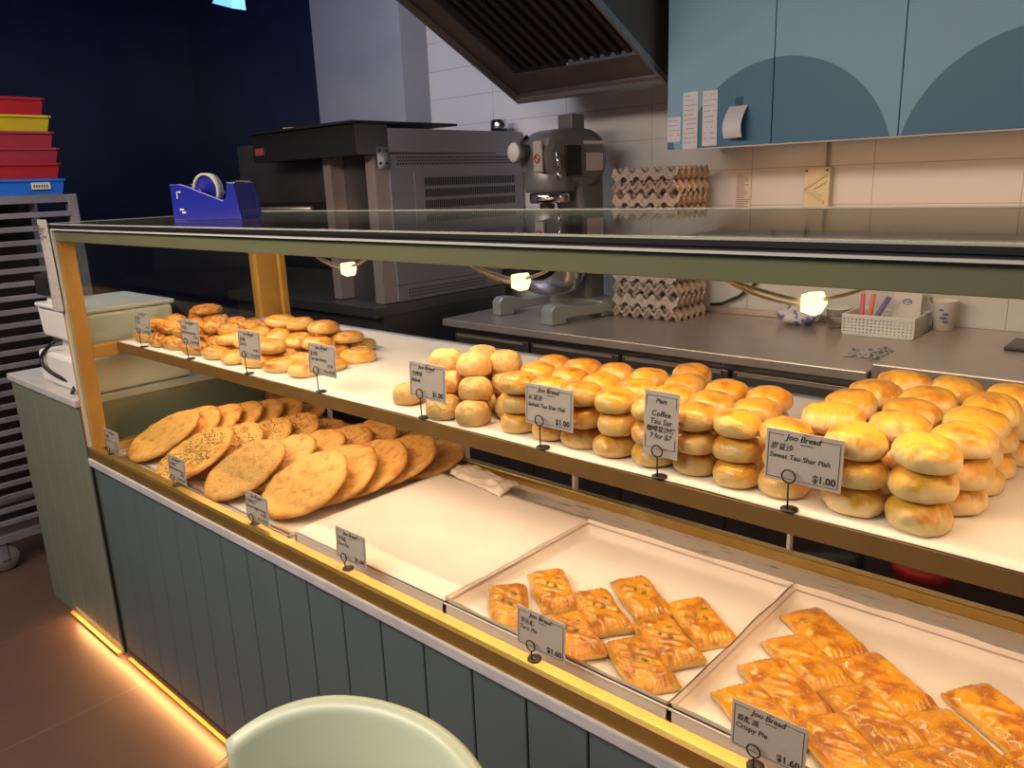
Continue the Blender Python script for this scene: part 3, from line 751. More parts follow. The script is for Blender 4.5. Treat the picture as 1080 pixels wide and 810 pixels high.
cp = thing('paper_cup', 'white cup printed with dark blue characters by the wall', 'cup', (1.70, 2.17, .8725))
obj('cup_wall', MB().lathe([(0,.873),(.030,.873),(.040,.972),(.042,.974),(.039,.974),(.029,.875),(0,.875)], (1.702,2.17,0), 28), M['cup'], cp)
b = MB()
for t in ((-.008,.945,.012),(.004,.932,.016),(-.002,.918,.018),(.006,.905,.014)):
    b.blob((1.708+t[0], 2.1345+(.938-t[1])*.06, t[1]), t[2]*.8, .0025, .005, sub=1)
obj('characters', b, M['blueink'], cp)
single('rubber_strap', MB().tube([(1.663,2.215,.878),(1.666,2.205,.90),(1.668,2.20,.93),(1.660,2.20,.955),(1.645,2.205,.975)], .008, r2=.005), M['leafgreen'], 'dark green curved strap standing between basket and cup', 'strap', (1.663,2.215,.873))
def clf(u, v):
    x = 1.535+.115*u; y = 1.69+.12*v+.02*u
    return Vector((x, y, .8525+.012*abs(noise.noise(Vector((u*3, v*3, 1))))+(.014*math.exp(-((u-.75)/.12)**2))))
single('patterned_cloth', MB().grid(24, 20, clf, closed_bottom=lambda c: Vector((c.x, c.y, .8506))), M['cloth'], 'small folded black and white patterned cloth in front of the basket', 'cloth', (1.59, 1.75, .8506))
single('black_tray', MB().box(1.93, 2.16, 1.92, 2.08, .8725, .884, bev=.003), mat('dark_slab', (.03,.022,.022), .35), 'flat dark slab at the right end of the prep counter', 'tray', (2.04, 2.0, .8725))

# blue lamp under the ceiling at the far left
bl = thing('blue_lamp', 'small blue lit lamp high up at the dark end of the kitchen', 'lamp', (-.76, 1.0, 2.13))
obj('shade', MB().prism([(-.80,2.16),(-.655,2.118),(-.66,2.22),(-.74,2.22)], 1.0, 1.06, 'y'), M['bluelamp'], bl)
obj('rod', MB().tube([(-.73,1.05,2.25),(-.73,1.05,2.75)], .008), M['black'], bl)

# ------------------------------------------------------------------ tape dispenser on the glass top
td = thing('tape_dispenser', 'blue desk tape dispenser standing on the glass top', 'tape dispenser', (.455, .245, 1.354), R(21))
td.scale = (.88, .9, .95)
prof = [(-.122,0),(.122,0),(.104,.092),(.082,.094),(.074,.054),(.062,.048),(-.060,.088),(-.085,.094),(-.122,.094)]
obj('body', MB().prism(prof, -.045, -.033, 'y', bev=.002).prism(prof, .033, .045, 'y', bev=.002).box(-.119, .117, -.034, .034, 0, .025).box(-.120, -.108, -.034, .034, 0, .092).prism([(.082,.0),(.118,.0),(.102,.090),(.084,.092)], -.034, .034, 'y'), M['blue'], td, world=False)
rl = obj('tape_roll', MB().lathe([(.041,-.012),(.046,-.012),(.046,.012),(.041,.012),(.041,-.012)], (-.025, 0, .074), 40, 'y'), M['taperoll'], td, world=False)
obj('spindle', MB().lathe([(0,-.034),(.008,-.034),(.008,-.010),(.0405,-.006),(.0405,.006),(.008,.010),(.008,.034),(0,.034)], (-.025, 0, .074), 28, 'y'), M['blue'], td, world=False)
obj('worn_mark', MB().box(-.100, -.084, -.0458, -.0448, .072, .075).box(-.100, -.097, -.0458, -.0448, .056, .075).box(-.095, -.080, -.0458, -.0448, .026, .030).box(-.088, -.074, -.0458, -.0448, .018, .022), M['sticker'], td, world=False)
obj('cutter', MB().box(.083, .102, -.03, .03, .093, .097), M['chrome'], td, world=False)

# wiring below the header
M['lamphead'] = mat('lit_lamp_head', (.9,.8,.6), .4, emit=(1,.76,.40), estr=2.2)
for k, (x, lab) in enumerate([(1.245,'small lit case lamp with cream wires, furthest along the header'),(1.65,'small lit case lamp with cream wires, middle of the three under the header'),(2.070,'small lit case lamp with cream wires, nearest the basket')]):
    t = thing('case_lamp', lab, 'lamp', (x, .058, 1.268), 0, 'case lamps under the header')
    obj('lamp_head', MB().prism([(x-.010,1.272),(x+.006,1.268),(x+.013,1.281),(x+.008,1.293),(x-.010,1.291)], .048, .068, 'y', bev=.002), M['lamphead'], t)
    for s_ in (0, 1):
        pts = [(x-.008-.115*q/10, .058+.006*s_, 1.283-.006*s_+(.024+.006*s_)*(q/10)**1.4-.004*s_*math.sin(q/10*PI)) for q in range(11)]
        obj('wire', MB().tube(pts, .0023, 6), M['connector'], t)
    pts = [(x+.008+.060*q/10, .058, 1.284+.024*(q/10)**.8-.004*math.sin(q/10*PI)) for q in range(11)]
    obj('wire', MB().tube(pts, .0023, 6), M['connector'], t)

# ------------------------------------------------------------------ parchment and trays
def sheet(name, label, x0, x1, y0, y1, z, amp=.002, over=0., nx=60, ny=16, thick=.0012, wav=6., m=None):
    def f(u, v):
        x = x0+(x1-x0)*u; y = y0+(y1-y0)*v
        zz = z+amp*(.5+.5*noise.noise(Vector((x*wav, y*wav, z*3))))
        if over and v == 0: y = y-over*(.5+.5*noise.noise(Vector((x*5, 0, 2))))
        return Vector((x, y, zz))
    b = MB().grid(nx, ny, f, closed_bottom=lambda c: Vector((c.x, c.y, c.z-thick)))
    return single(name, b, m or M['paper'], label, 'parchment', ((x0+x1)/2, (y0+y1)/2, z))
sheet('parchment_paper', 'long white parchment sheet lining the upper shelf', .012, XE-.02, .122, .650, 1.006, amp=.0015, over=.006, nx=160, ny=18)

def bake_tray(label, x0, x1, y0=.048, y1=.470, z=.6805, h=.026):
    t = thing('baking_tray', label, 'baking tray', ((x0+x1)/2, (y0+y1)/2, z), 0, 'baking trays on the lower deck')
    b = MB(); b.box(x0+.004, x1-.004, y0+.004, y1-.004, z, z+.003)
    for a in ((x0, x1, y0, y0+.004), (x0, x1, y1-.004, y1), (x0, x0+.004, y0, y1), (x1-.004, x1, y0, y1)): b.box(*a, z, z+h)
    obj('pan', b, M['tray'], t)
    b = MB()
    for a in ((x0, x1, y0-.003, y0+.004), (x0, x1, y1-.004, y1+.003), (x0-.003, x0+.004, y0, y1), (x1-.004, x1+.003, y0, y1)): b.box(*a, z+h-.003, z+h, bev=.001)
    obj('rim', b, M['tray'], t)
    return t
def liner(label, x0, x1, y0=.054, y1=.495, z=.685, h=.030):
    """paper pressed into a tray: flat bottom, edges turned up a little above the rim"""
    nx, ny = 48, 44
    def f(u, v):
        # u,v in 0..1; outer 6 percent is the upturned flap
        def ax(t, a, b_, e=.055):
            if t < e: return a+.007*(t/e), (1-t/e)
            if t > 1-e: return b_-.007*((1-t)/e), ((t-1+e)/e)
            return a+.007+(b_-a-.014)*(t-e)/(1-2*e), 0.
        x, ux = ax(u, x0, x1); y, vy = ax(v, y0, y1)
        up = max(ux, vy)
        zz = z+up*(h+.004*noise.noise(Vector((x*14, y*14, 3))))+.0015*noise.noise(Vector((x*10, y*10, 8)))*(1-up)
        return Vector((x, y, zz))
    b = MB().grid(nx, ny, f)
    o = single('parchment_liner', b, M['paper'], label, 'parchment', ((x0+x1)/2, (y0+y1)/2, z), 'parchment liners in the baking trays')
    return o
# flatbread tray
bake_tray('wide baking tray under the flatbreads at the left end', .045, .955, .048, .560, h=.010)
sheet('parchment_paper', 'parchment sheet spread below the round flatbreads', .055, .95, .060, .552, .6850, amp=.004, nx=40, ny=24, wav=9.)
# empty tray topped by a flat sheet
bake_tray('empty baking tray covered by a blank paper sheet', .985, 1.4525)
sheet('parchment_paper', 'blank paper sheet laid flat over the empty baking tray', .985, 1.458, .046, .478, .7085, amp=.004, nx=30, ny=26, wav=4.)
bake_tray('baking tray holding the pastries with green pumpkin seeds', 1.4535, 1.9065)
liner('upturned parchment liner under the pastries with pumpkin seeds', 1.4545, 1.9055, y0=.049, y1=.469)
bake_tray('baking tray of plain glazed pastries at the right end', 1.9075, 2.44)
liner('upturned parchment liner under the plain glazed pastries', 1.9085, 2.439, y0=.049, y1=.469)
# crumpled cling film at the back of the empty tray
def cf(u, v):
    x = 1.02+.20*u; y = .475+.075*v-.03*u
    return Vector((x, y, .714+.018*abs(noise.noise(Vector((u*5, v*4, 2))))+.010*math.sin(v*PI)))
single('cling_film', MB().grid(26, 14, cf, closed_bottom=lambda c: Vector((c.x, c.y, c.z-.0012))), mat('milky_film', (.74,.64,.56), .35), 'crumpled milky film lying at the back edge of the empty tray', 'film', (1.13, .52, .712))

# ------------------------------------------------------------------ price cards
def card(label, x, y, z0, w, h, lines, price=None, extra=None, stem=.036, rz=0., head=True, ringx=-.013, portrait=False, frame=True):
    t = thing('price_card', label, 'price card', (x, y, z0), rz, 'price cards on wire stands')
    tilt = Matrix.Rotation(R(-3), 4, 'X')
    up = Matrix.Translation((0, .002, stem)) @ tilt
    c = MB().box(-w/2-ringx, w/2-ringx, 0, .0012, 0, h, bev=.0004, seg=1).xf(up)
    cd = obj('card', c, M['cardpaper'], t, world=False)
    b = MB(); x0, x1 = -w/2-ringx, w/2-ringx; fy = -.0004
    lw = .0006
    if frame:
        g = .0035
        if portrait:
            b.box(x0+g, x1-g, fy-.0003, fy, h-.0075, h-.0075+lw); b.box(x0+g, x1-g, fy-.0003, fy, .012, .012+lw)
            for xx in (x0+g, x1-g-lw):
                b.box(xx, xx+lw, fy-.0003, fy, h-.022, h-.007); b.box(xx, xx+lw, fy-.0003, fy, .012, .030)
        else:
            b.box(x0+g, x0+w*.24, fy-.0003, fy, h-.0065, h-.0065+lw); b.box(x1-w*.30, x1-g, fy-.0003, fy, h-.0065, h-.0065+lw)
            b.box(x0+g, x0+g+lw, fy-.0003, fy, .004, h-.006); b.box(x1-g-lw, x1-g, fy-.0003, fy, .004, h-.006)
            b.box(x0+g, x1-g, fy-.0003, fy, .004, .004+lw)
    if head:
        text_into(b, 'Joo Bread', .0105, x0+w*.27, h-.0115, shear=.3, bold=.0002, y=fy-.0002)
        b.box(x0+w*.46, x0+w*.62, fy-.0003, fy, h-.0155, h-.0146); b.box(x0+w*.50, x0+w*.57, fy-.0003, fy, h-.0028, h-.0020)
    for (txt, size, dx, dz, al) in lines:
        text_into(b, txt, size, (x0+dx*w), h*dz, shear=.18, align=al, bold=.00015, y=fy-.0002)
    if price: text_into(b, price, .0125, x1-.006, .0075, align='RIGHT', bold=.0004, y=fy-.0002)
    if extra:
        text_into(b, extra[0], .0085, x1-.010, .020, align='RIGHT', bold=.0002, y=fy-.0002)
        text_into(b, extra[1], .0082, x1-.006, .0075, align='RIGHT', bold=.0002, y=fy-.0002)
    b.xf(up); obj('printing', b, M['ink'], cd, world=False)
    s_ = MB(); s_.lathe([(0,0),(.011,0),(.011,.0016),(.002,.0026),(0,.0026)], (0,.003,0), 20)
    s_.tube([(0,-.003,.001),(0,-.0035,stem*.5),(0,-.004,stem+.002)], .0012, 8)
    n = 20; rr = .0085
    s_.tube([(rr*math.sin(2*PI*k/n), -.0045-.0005*(k % 2), stem+.002+rr-rr*math.cos(2*PI*k/n)) for k in range(n)], .0011, 6, closed=True)
    obj('wire_stand', s_, M['blackwire'], t, world=False)
    return t
W_, H_ = .096, .066
zs = 1.0080; ys = .1215
L1 = lambda a, c, s1=.0095, s2=.0100: [(a, s1, .07, .62, 'LEFT'), (c, s2 if len(c) < 19 else .0092, .06, .45, 'LEFT')]
card('price card at the left end of the shelf, half hiding a flaky roll', .170, ys, zs, W_, H_, L1('豆沙角','Tau Sar'), extra=('$1.20','5 for $5.50'))
card('price card second from the left end of the shelf, among flaky rolls', .448, ys, zs, W_, H_, L1('咸酥饼','Spring Onion Pastry'), extra=('$1.20','5 for $5.50'))
card('price card in front of the flaky rolls beside the round glazed ones', .735, ys, zs, W_, H_, L1('豆沙酥','Tau Sar'), extra=('$1.20','5 for $5.50'))
card('Tau Sar Pastry price card at the bare stretch of the shelf', 1.022, ys, zs, W_, H_, L1('豆沙酥','Tau Sar Pastry'), extra=('$1.20','5 for $5.50'))
card('$1.00 price card in front of the heap of sesame balls', 1.345, ys, zs, W_, H_, L1('芝麻球','Babua'), price='$1.00')
card('Salted Tau Shar Piah price card reading $1.00', 1.628, ys-.001, zs, W_, H_, L1('咸豆沙','Salted Tau Shar Piah'), price='$1.00')
card('tall portrait price card reading Coffee Tau Sar', 1.842, ys-.001, zs, .055, .094,
     [('Plain', .0095, .5, .82, 'CENTER'), ('Coffee', .0115, .5, .62, 'CENTER'), ('Tau Sar', .0115, .5, .50, 'CENTER'), ('咖啡豆沙饼', .0092, .5, .39, 'CENTER'), ('7 for $7', .0105, .5, .28, 'CENTER')], stem=.030, head=False, ringx=0., portrait=True)
card('Sweet Tau Shar Piah price card reading $1.00', 2.030, ys-.001, zs, W_, H_, L1('甜豆沙','Sweet Tau Shar Piah'), price='$1.00')
zl, yl = .7141, .006
card('price card in the front left corner of the case below the shelf', .125, yl, zl, .092, .066, L1('香葱饼','Spring Onion Crispy'), extra=('$1.20','5 for $5.50'), stem=.006)
card('price card in front of the black sesame flatbreads', .520, yl, zl, .092, .066, L1('黑芝麻饼','Black Sesame Crispy'), extra=('$1.20','5 for $5.50'), stem=.012)
card('Sesame Sugar Crispy price card before the pale flatbreads', .892, yl, zl, .092, .066, L1('芝麻糖饼','Sesame Sugar Crispy'), extra=('$1.20','5 for $5.50'), stem=.006)
card('Taro Pie price card in front of the empty paper-covered tray', 1.228, yl, zl, .092, .064, L1('芋头酥','Taro Pie'), price='$1.60', stem=.016)
card('Taro Pie price card in front of the pumpkin seed pastries', 1.696, yl, zl, .094, .064, L1('芋头酥','Taro Pie'), price='$1.60', stem=.016)
card('price card at the bottom edge before the plain glazed pastries', 2.052, yl, zl, .094, .064, L1('香酥派','Crispy Pie'), price='$1.60', stem=.016)

# ------------------------------------------------------------------ baked goods
def bun_mesh(r, h, flat=.55, seed=0, lump=.06, ov=1.0):
    """a flat-bottomed domed bun; the profile bulges at a third of its height"""
    b = MB(); nseg, nr = 28, 12
    prof = [(0,0),(.45,0),(.78,.01),(.93,.10),(1.0,.30),(.99,.48),(.93,.66),(.80,.82),(.60,.93),(.34,.985),(0,1.0)]
    b.lathe([(a*r, z*h) for a, z in prof], (0,0,0), nseg)
    bmesh.ops.subdivide_edges(b.bm, edges=list(b.bm.edges), cuts=1, use_grid_fill=True, smooth=.4)
    for v in b.bm.verts:
        p = Vector(v.co); q = Vector((p.x*30, p.y*30, p.z*22+seed*9.1))
        d = noise.noise(q)*lump+.55*noise.noise(q*2.2)*lump+.25*noise.noise(q*4.6)*lump
        k = min(1., max(0., p.z/h*3))
        v.co.x = p.x*(1+d)*ov; v.co.y = p.y*(1+d)/ov
        v.co.z = max(0., p.z*(1+d*.5*k))
    for f in b.bm.faces: f.smooth = True
    return b
def protos(name, n, mk, m):
    out = []
    for i in range(n):
        o = obj(name, mk(i), m, None); out.append(o)
    return out
class Kind:
    """hands out the ready-made shapes first, then copies of them"""
    def __init__(s, name, cat, group, shapes): s.s = shapes; s.used = [False]*len(shapes); s.cat = cat; s.group = group
    def put(s, loc, rot, label, scale=(1,1,1), group=None):
        i = random.randrange(len(s.s)); o = s.s[i]
        if not s.used[i]:
            s.used[i] = True; o.location = loc; o.rotation_euler = rot; o.scale = scale; tag(o, label, s.cat, group or s.group); return o
        return dup(o, loc, rot, label, group or s.group, scale)
    def done(s):
        for i, u in enumerate(s.used):
            if not u: bpy.data.objects.remove(s.s[i])

ZP = 1.0077   # top of the parchment
rnd = random.uniform
def rz(): return (R(rnd(-4, 4)), R(rnd(-4, 4)), rnd(0, 2*PI))
LAY = ['bottom', 'middle', 'top']
ROWN = ['front row', 'second row', 'third row', 'back row']
# salted tau sar piah: stacks of three in four rows
HT = .0335
tau = Kind('tau_sar_bun', 'bun', 'glazed salted buns in stacks of three', protos('glazed_bun', 4, lambda i: bun_mesh(.0335, HT, seed=i, lump=.10, ov=1+.03*(i-1.5)), M['tau']))
rows = [[1.535,1.601,1.668,1.735,1.802,1.868,1.935,2.002],
        [1.520,1.588,1.656,1.724,1.792,1.860,1.928],
        [1.500,1.568,1.637,1.706,1.775,1.844,1.912],
        [1.748]]
ry = [.173, .242, .311, .380]
for r, xs in enumerate(rows):
    for c, x in enumerate(xs):
        for l in range(3):
            pass
            tau.put((x+rnd(-.003,.003), ry[r]+rnd(-.003,.003)+(.0 if r else rnd(-.002,.004)), ZP+l*(HT+.0004)), (R(rnd(-2,2)), R(rnd(-2,2)), rnd(0, 2*PI)),
                    '%s glazed bun of %s stack from left, %s, behind Salted and Coffee cards' % (LAY[l], ORD[c], ROWN[r]), (1,1,rnd(.97,1.0)))
tau.done()
# sweet tau sar piah: taller flaky buns in stacks of three
HS = .0365
swt = Kind('sweet_bun', 'bun', 'flaky sweet buns in stacks of three', protos('flaky_bun', 4, lambda i: bun_mesh(.0375, HS, seed=20+i, lump=.11, ov=1+.04*(i-1.5)), M['sweet']))
for r, xs in enumerate([[2.088,2.164],[2.038,2.113,2.188],[2.034,2.109,2.184],[2.036,2.111,2.187],[2.050,2.126,2.202]]):
    for c, x in enumerate(xs):
        for l in range(3):
            swt.put((x+rnd(-.004,.004), .175+.0750*r+rnd(-.002,.003), ZP+l*(HS+.0004)), (R(rnd(-3,3)), R(rnd(-3,3)), rnd(0, 2*PI)),
                    '%s flaky sweet bun, %s column, %s row from the front of the Sweet stacks' % (LAY[l], ['left','middle' if r else 'right','right'][c], ORD[r]), (1,1,rnd(.97,1.)))
swt.done()
# sesame balls in a heap
ball = Kind('sesame_ball', 'bun', 'sesame balls heaped on the shelf', protos('sesame_ball', 3, lambda i: bun_mesh(.0325, .041, seed=40+i, lump=.06, ov=1.0), M['ball']))
for o in ball.s:
    b = MB()
    for k in range(110):
        a = rnd(0, 2*PI); el = rnd(.35, 1.45)
        n = Vector((math.cos(a)*math.cos(el), math.sin(a)*math.cos(el), math.sin(el)))
        p = Vector((n.x*.0305, n.y*.0305, .014+n.z*.0255))
        q = n.to_track_quat('Z', 'Y').to_matrix() @ Matrix.Rotation(rnd(0, 6), 3, 'Z')
        b.blob(p, .0016, .0010, .0006, q, sub=1)
    s_ = obj('sesame_seeds', b, M['seedwhite'], o, world=False); s_['kind'] = 'stuff'
HB = .041
BB = [((1.243,.178,0),'sesame ball lying alone left of the $1.00 card'),
      ((1.372,.150,0),'bottom sesame ball just behind the $1.00 card'), ((1.440,.155,0),'bottom sesame ball at the right front of the heap'),
      ((1.335,.215,0),'bottom sesame ball at the left side of the heap, mid depth'), ((1.405,.222,0),'bottom sesame ball in the middle of the heap'), ((1.470,.225,0),'bottom sesame ball at the right side of the heap, mid depth'),
      ((1.330,.285,0),'bottom sesame ball at the back left of the heap'), ((1.398,.292,0),'bottom sesame ball at the back middle of the heap'),
      ((1.352,.185,1),'second layer sesame ball peeping out right of the $1.00 card'), ((1.425,.180,1),'second layer sesame ball at the front right of the heap'),
      ((1.440,.250,1),'second layer sesame ball behind the right front one'), ((1.368,.255,1),'second layer sesame ball in the middle of the heap'), ((1.322,.245,1) ,'second layer sesame ball at the left of the heap') ,
      ((1.330,.200,2),'top sesame ball above the $1.00 card'), ((1.398,.205,2),'top sesame ball at the front of the heap'), ((1.365,.262,2),'top sesame ball at the back of the heap'), ((1.428,.258,2),'top sesame ball at the right of the heap')]
BB = [q for q in BB if q[0][:2] != (1.322,.245)]
for (x, y, l), lab in BB:
    ball.put((x, y, ZP+l*(HB*.86)), (R(rnd(-8,8)), R(rnd(-8,8)), rnd(0, 6)), lab, (rnd(.97,1.03),)*3)
ball.done()
# flaky rolls and round glazed pastries at the left end of the shelf
def roll_mesh(seed, l=.050, r=.028, h=.032):
    b = MB().blob((0,0,0), 1, 1, 1, sub=4)
    for v in b.bm.verts:
        p = Vector(v.co); q = p*1.7+Vector((seed*5.3, 0, 0))
        d = 1+.12*noise.noise(q*2.2)+.05*noise.noise(q*6)
        z = p.z*h*.62+h*.42
        v.co = Vector((p.x*l*d, p.y*r*d, max(0., z*d if z > 0 else 0)))
    for f in b.bm.faces: f.smooth = True
    return b
rol = Kind('flaky_roll', 'pastry', 'flaky rolls at the left end of the shelf', protos('flaky_roll', 4, lambda i: roll_mesh(i), M['flaky']))
HR = .0335
k = 0
RR = []
for c, x in enumerate((.075,.180,.285,.390)): RR.append((x, .170, 0, 'bottom', ORD[c], 'front'))
for c, x in enumerate((.065,.170,.275,.380)): RR.append((x, .240, 0, 'bottom', ORD[c], 'second'))
for c, x in enumerate((.060,.165,.270,.375)): RR.append((x, .310, 0, 'bottom', ORD[c], 'third'))
for c, x in enumerate((.060,.165,.270,.375)): RR.append((x, .385, 0, 'bottom', ORD[c], 'fourth'))
for c, x in enumerate((.090,.195,.300)): RR.append((x, .195, 1, 'upper', ORD[c], 'front'))
for c, x in enumerate((.085,.190,.295,.400)): RR.append((x, .268, 1, 'upper', ORD[c], 'second'))
for c, x in enumerate((.085,.190,.295,.395)): RR.append((x, .345, 1, 'upper', ORD[c], 'third'))
for x, y, l, a, c, d in RR:
    rol.put((x+rnd(-.006,.006), y+rnd(-.005,.005), ZP+l*HR*.93), (R(rnd(-5,5)), R(rnd(-5,5)), R(rnd(-22,22))), '%s flaky roll, %s from the left in the %s row, left end of the shelf' % (a, c, d), (1,1,rnd(.95,1.05)))
rol.put((.150,.330,ZP+2*HR*.93), (R(3), R(-4), R(20)), 'dark golden roll topping the flaky heap at the left end', (1.1,1.2,.85))
rol.done()
pas = Kind('round_pastry', 'pastry', 'round glazed pastries beside the flaky rolls', protos('round_pastry', 3, lambda i: bun_mesh(.041, .030, seed=70+i, lump=.07, ov=1.08), M['tau']))
PP = []
for c, x in enumerate((.495,.585,.678,.770,.855)): PP.append((x, .172+.006*c, 0, 'bottom', ORD[c], 'front'))
for c, x in enumerate((.490,.580,.672,.765,.860)): PP.append((x, .262, 0, 'bottom', ORD[c], 'second'))
for c, x in enumerate((.480,.570,.662,.755,.845)): PP.append((x, .352, 0, 'bottom', ORD[c], 'third'))
for c, x in enumerate((.470,.562,.655,.750)): PP.append((x, .440, 0, 'bottom', ORD[c], 'back'))
for c, x in enumerate((.500,.590,.682,.774)): PP.append((x, .218, 1, 'upper', ORD[c], 'front'))
for c, x in enumerate((.490,.580,.672,.762)): PP.append((x, .306, 1, 'upper', ORD[c], 'second'))
for c, x in enumerate((.480,.570,.660,.750)): PP.append((x, .395, 1, 'upper', ORD[c], 'back'))
for c, x in enumerate((.540,.632,.715)): PP.append((x, .345, 2, 'top', ORD[c], 'only'))
for x, y, l, a, c, d in PP:
    if l == 1 and d == 'front' and c == 'fourth': continue
    pas.put((x+rnd(-.005,.005), y+rnd(-.005,.005), ZP+l*.0300), (R(rnd(-5,5)), R(rnd(-5,5)), rnd(0, 6)),
            '%s round glazed pastry, %s from the left, %s row, behind Tau Sar Pastry card' % (a, c, d), (1,1,rnd(.95,1.03)))
pas.done()

# flatbreads leaning in four rows
def flat_mesh(seed, r=.098, t=.013):
    b = MB(); ns, nr = 40, 14
    prof = [(0,0),(.5,0),(.85,.0),(.96,.15),(1.0,.5),(.97,.85),(.90,1.0),(.74,.82),(.5,.72),(.25,.75),(0,.78)]
    b.lathe([(a*r, z*t) for a, z in prof], (0,0,0), ns)
    bmesh.ops.subdivide_edges(b.bm, edges=list(b.bm.edges), cuts=1, use_grid_fill=True)
    for v in b.bm.verts:
        p = Vector(v.co); q = Vector((p.x*16+seed*7, p.y*16, 0))
        d = 1+.05*noise.noise(q)
        v.co.x = p.x*d; v.co.y = p.y*d
        if p.z > t*.3: v.co.z = p.z+.0028*noise.noise(Vector((p.x*60+seed, p.y*60, 0)))+.0016*noise.noise(Vector((p.x*140, p.y*140, seed)))
    for f in b.bm.faces: f.smooth = True
    return b
def seeds_on(o, m, n, ring=1.):
    b = MB()
    for k in range(n):
        a = rnd(0, 2*PI); rr = .088*math.sqrt(random.random())*ring
        b.blob((rr*math.cos(a), rr*math.sin(a), .0118 if rr < .08 else .0128), .0019, .0011, .0008, Matrix.Rotation(rnd(0, 6), 3, 'Z'), sub=1)
    s_ = obj('sesame_seeds', b, m, o, world=False); s_['kind'] = 'stuff'
ZT = .6895
FR = [('plain', 'plain golden flatbread', .180, .100, 7, .062, 0, None),
      ('black', 'flatbread strewn with black sesame', .428, .070, 5, .082, 0, 'seedblack'),
      ('white', 'flatbread with white sesame', .645, .095, 6, .079, .0, 'seedwhite'),
      ('sugar', 'broad smooth golden flatbread', .852, .130, 5, .084, 0, None)]
WH = {'plain': 'leftmost row by the end glass', 'black': 'second row from the end glass', 'white': 'third row from the end glass', 'sugar': 'row next to the empty tray'}
for key, lab, x0, y0, n, st, drift, seed in FR:
    kd = Kind('flatbread', 'flatbread', 'flatbreads on the left tray', protos('flatbread', 2, lambda i: flat_mesh(len(key)*3+i+x0*10), M['naan']))
    if seed:
        for o in kd.s: seeds_on(o, M[seed], 420 if seed == 'seedblack' else 520)
    for k in range(n):
        last = k == n-1
        tilt = 25-1.5*k if not last else 9
        r_ = .098
        th = R(tilt)
        y = y0+k*st
        # the front edge rests on the paper; the bread leans back on the next one
        zc = ZT+r_*1.16*math.sin(th)*1.02
        yc = y+r_*math.cos(th)*.45
        kd.put((x0+rnd(-.008,.008)+.010*k, yc, zc), (th, R(rnd(-3,3)), rnd(-.15,.15)), '%s, %s from front, %s' % (lab, ORD[k], WH[key]), (1.06,1.16,1.2))
    kd.done()

# puff pastries
def pie_mesh(seed, lx=.072, ly=.134, h=.022):
    b = MB(); nu, nv = 26, 44
    def f(u, v):
        x, y = (u-.5)*lx, (v-.5)*ly
        du, dv = min(u, 1-u)*lx, min(v, 1-v)*ly
        e = min(1., du/.014)**.55*min(1., dv/.020)**.55
        z = .0065+(h-.0065)*e
        if dv < .013: z += .0016*math.sin(u*2*PI*9)           # fork crimp at both ends
        c = math.exp(-((v-.5)/.26)**2)*e
        z += c*.0030*math.sin((u*1.1+v*2.2)*2*PI*2.6)*(.6+.4*noise.noise(Vector((u*4, v*4, seed))))
        z += .0022*noise.noise(Vector((u*7+seed*3, v*12, seed)))*e
        w = 1+.05*noise.noise(Vector((seed*2, v*3, 4)))
        return Vector((x*w+.003*noise.noise(Vector((v*3, seed, 0))), y*(1+.03*noise.noise(Vector((u*3, seed, 6)))), z))
    b.grid(nu, nv, f, closed_bottom=lambda c: Vector((c.x*.97, c.y*.98, 0)))
    return b
seedpie = Kind('pastry', 'puff pastry', 'puff pastries with pumpkin seeds', protos('puff_pastry', 2, lambda i: pie_mesh(i), M['puff']))
for o in seedpie.s:
    for k in range(3):
        a = rnd(-.6, .6)
        c_ = MB().blob(((-.010,.002,.011)[k], (.004,-.010,.014)[k], .0225), .0034, .0062, .0016, Matrix.Rotation(a+k, 3, 'Z'), sub=2)
        obj('pumpkin_seed', c_, M['pumpkin'], o, world=False)
ZPI = .6876
SP = [(1.540,.122,0,46,'pumpkin seed pastry at the left front corner of its tray'),
      (1.565,.214,0,52,'pumpkin seed pastry at the back left of its tray'),
      (1.684,.121,.000,55,'pumpkin seed pastry partly hidden by the Taro Pie card'),
      (1.676,.207,.001,55,'pumpkin seed pastry in the middle of its tray'),
      (1.704,.291,0,54,'pumpkin seed pastry furthest back in its tray'),
      (1.826,.284,0,55,'pumpkin seed pastry at the right back of its tray'),
      (1.812,.199,.001,57,'pumpkin seed pastry between the right front and right back ones'),
      (1.812,.121,0,58,'pumpkin seed pastry at the right front corner of its tray')]
for x, y, dz, a, lab in SP:
    seedpie.put((x, y, ZPI+dz), (R(rnd(-3,3)), R(rnd(-2,2)), R(a)), lab)
seedpie.done()
pp = Kind('pastry', 'puff pastry', 'plain puff pastries in the right tray', protos('puff_pastry', 3, lambda i: pie_mesh(10+i, .076, .140), M['puff']))
NP = [(1.997,.375,.0,54,'plain pastry at the back left corner of the right tray'),
      (2.006,.283,.0,54,'plain pastry second along the left edge of the right tray'),
      (2.008,.198,.0,55,'plain pastry third along the left edge of the right tray'),
      (2.006,.122,.0,57,'plain pastry at the front left corner of the right tray'),
      (2.113,.300,.001,54,'plain pastry behind the centre of the right tray'),
      (2.124,.212,.001,54,'plain pastry at the centre of the right tray'),
      (2.120,.124,.001,56,'plain pastry in front of the centre of the right tray'),
      (2.230,.224,.0,54,'plain pastry right of the centre in the right tray'),
      (2.236,.134,.0,55,'plain pastry right of the price card in the right tray'),
      (2.258,.318,.0,54,'plain pastry standing apart at the back right of the tray'),
      (2.350,.240,.0,55,'plain pastry at the right edge of the tray, middle')]
for x, y, dz, a, lab in NP: pp.put((x, y, ZPI+dz), (R(rnd(-2,2)), R(rnd(-2,2)), R(a)), lab)
pp.done()

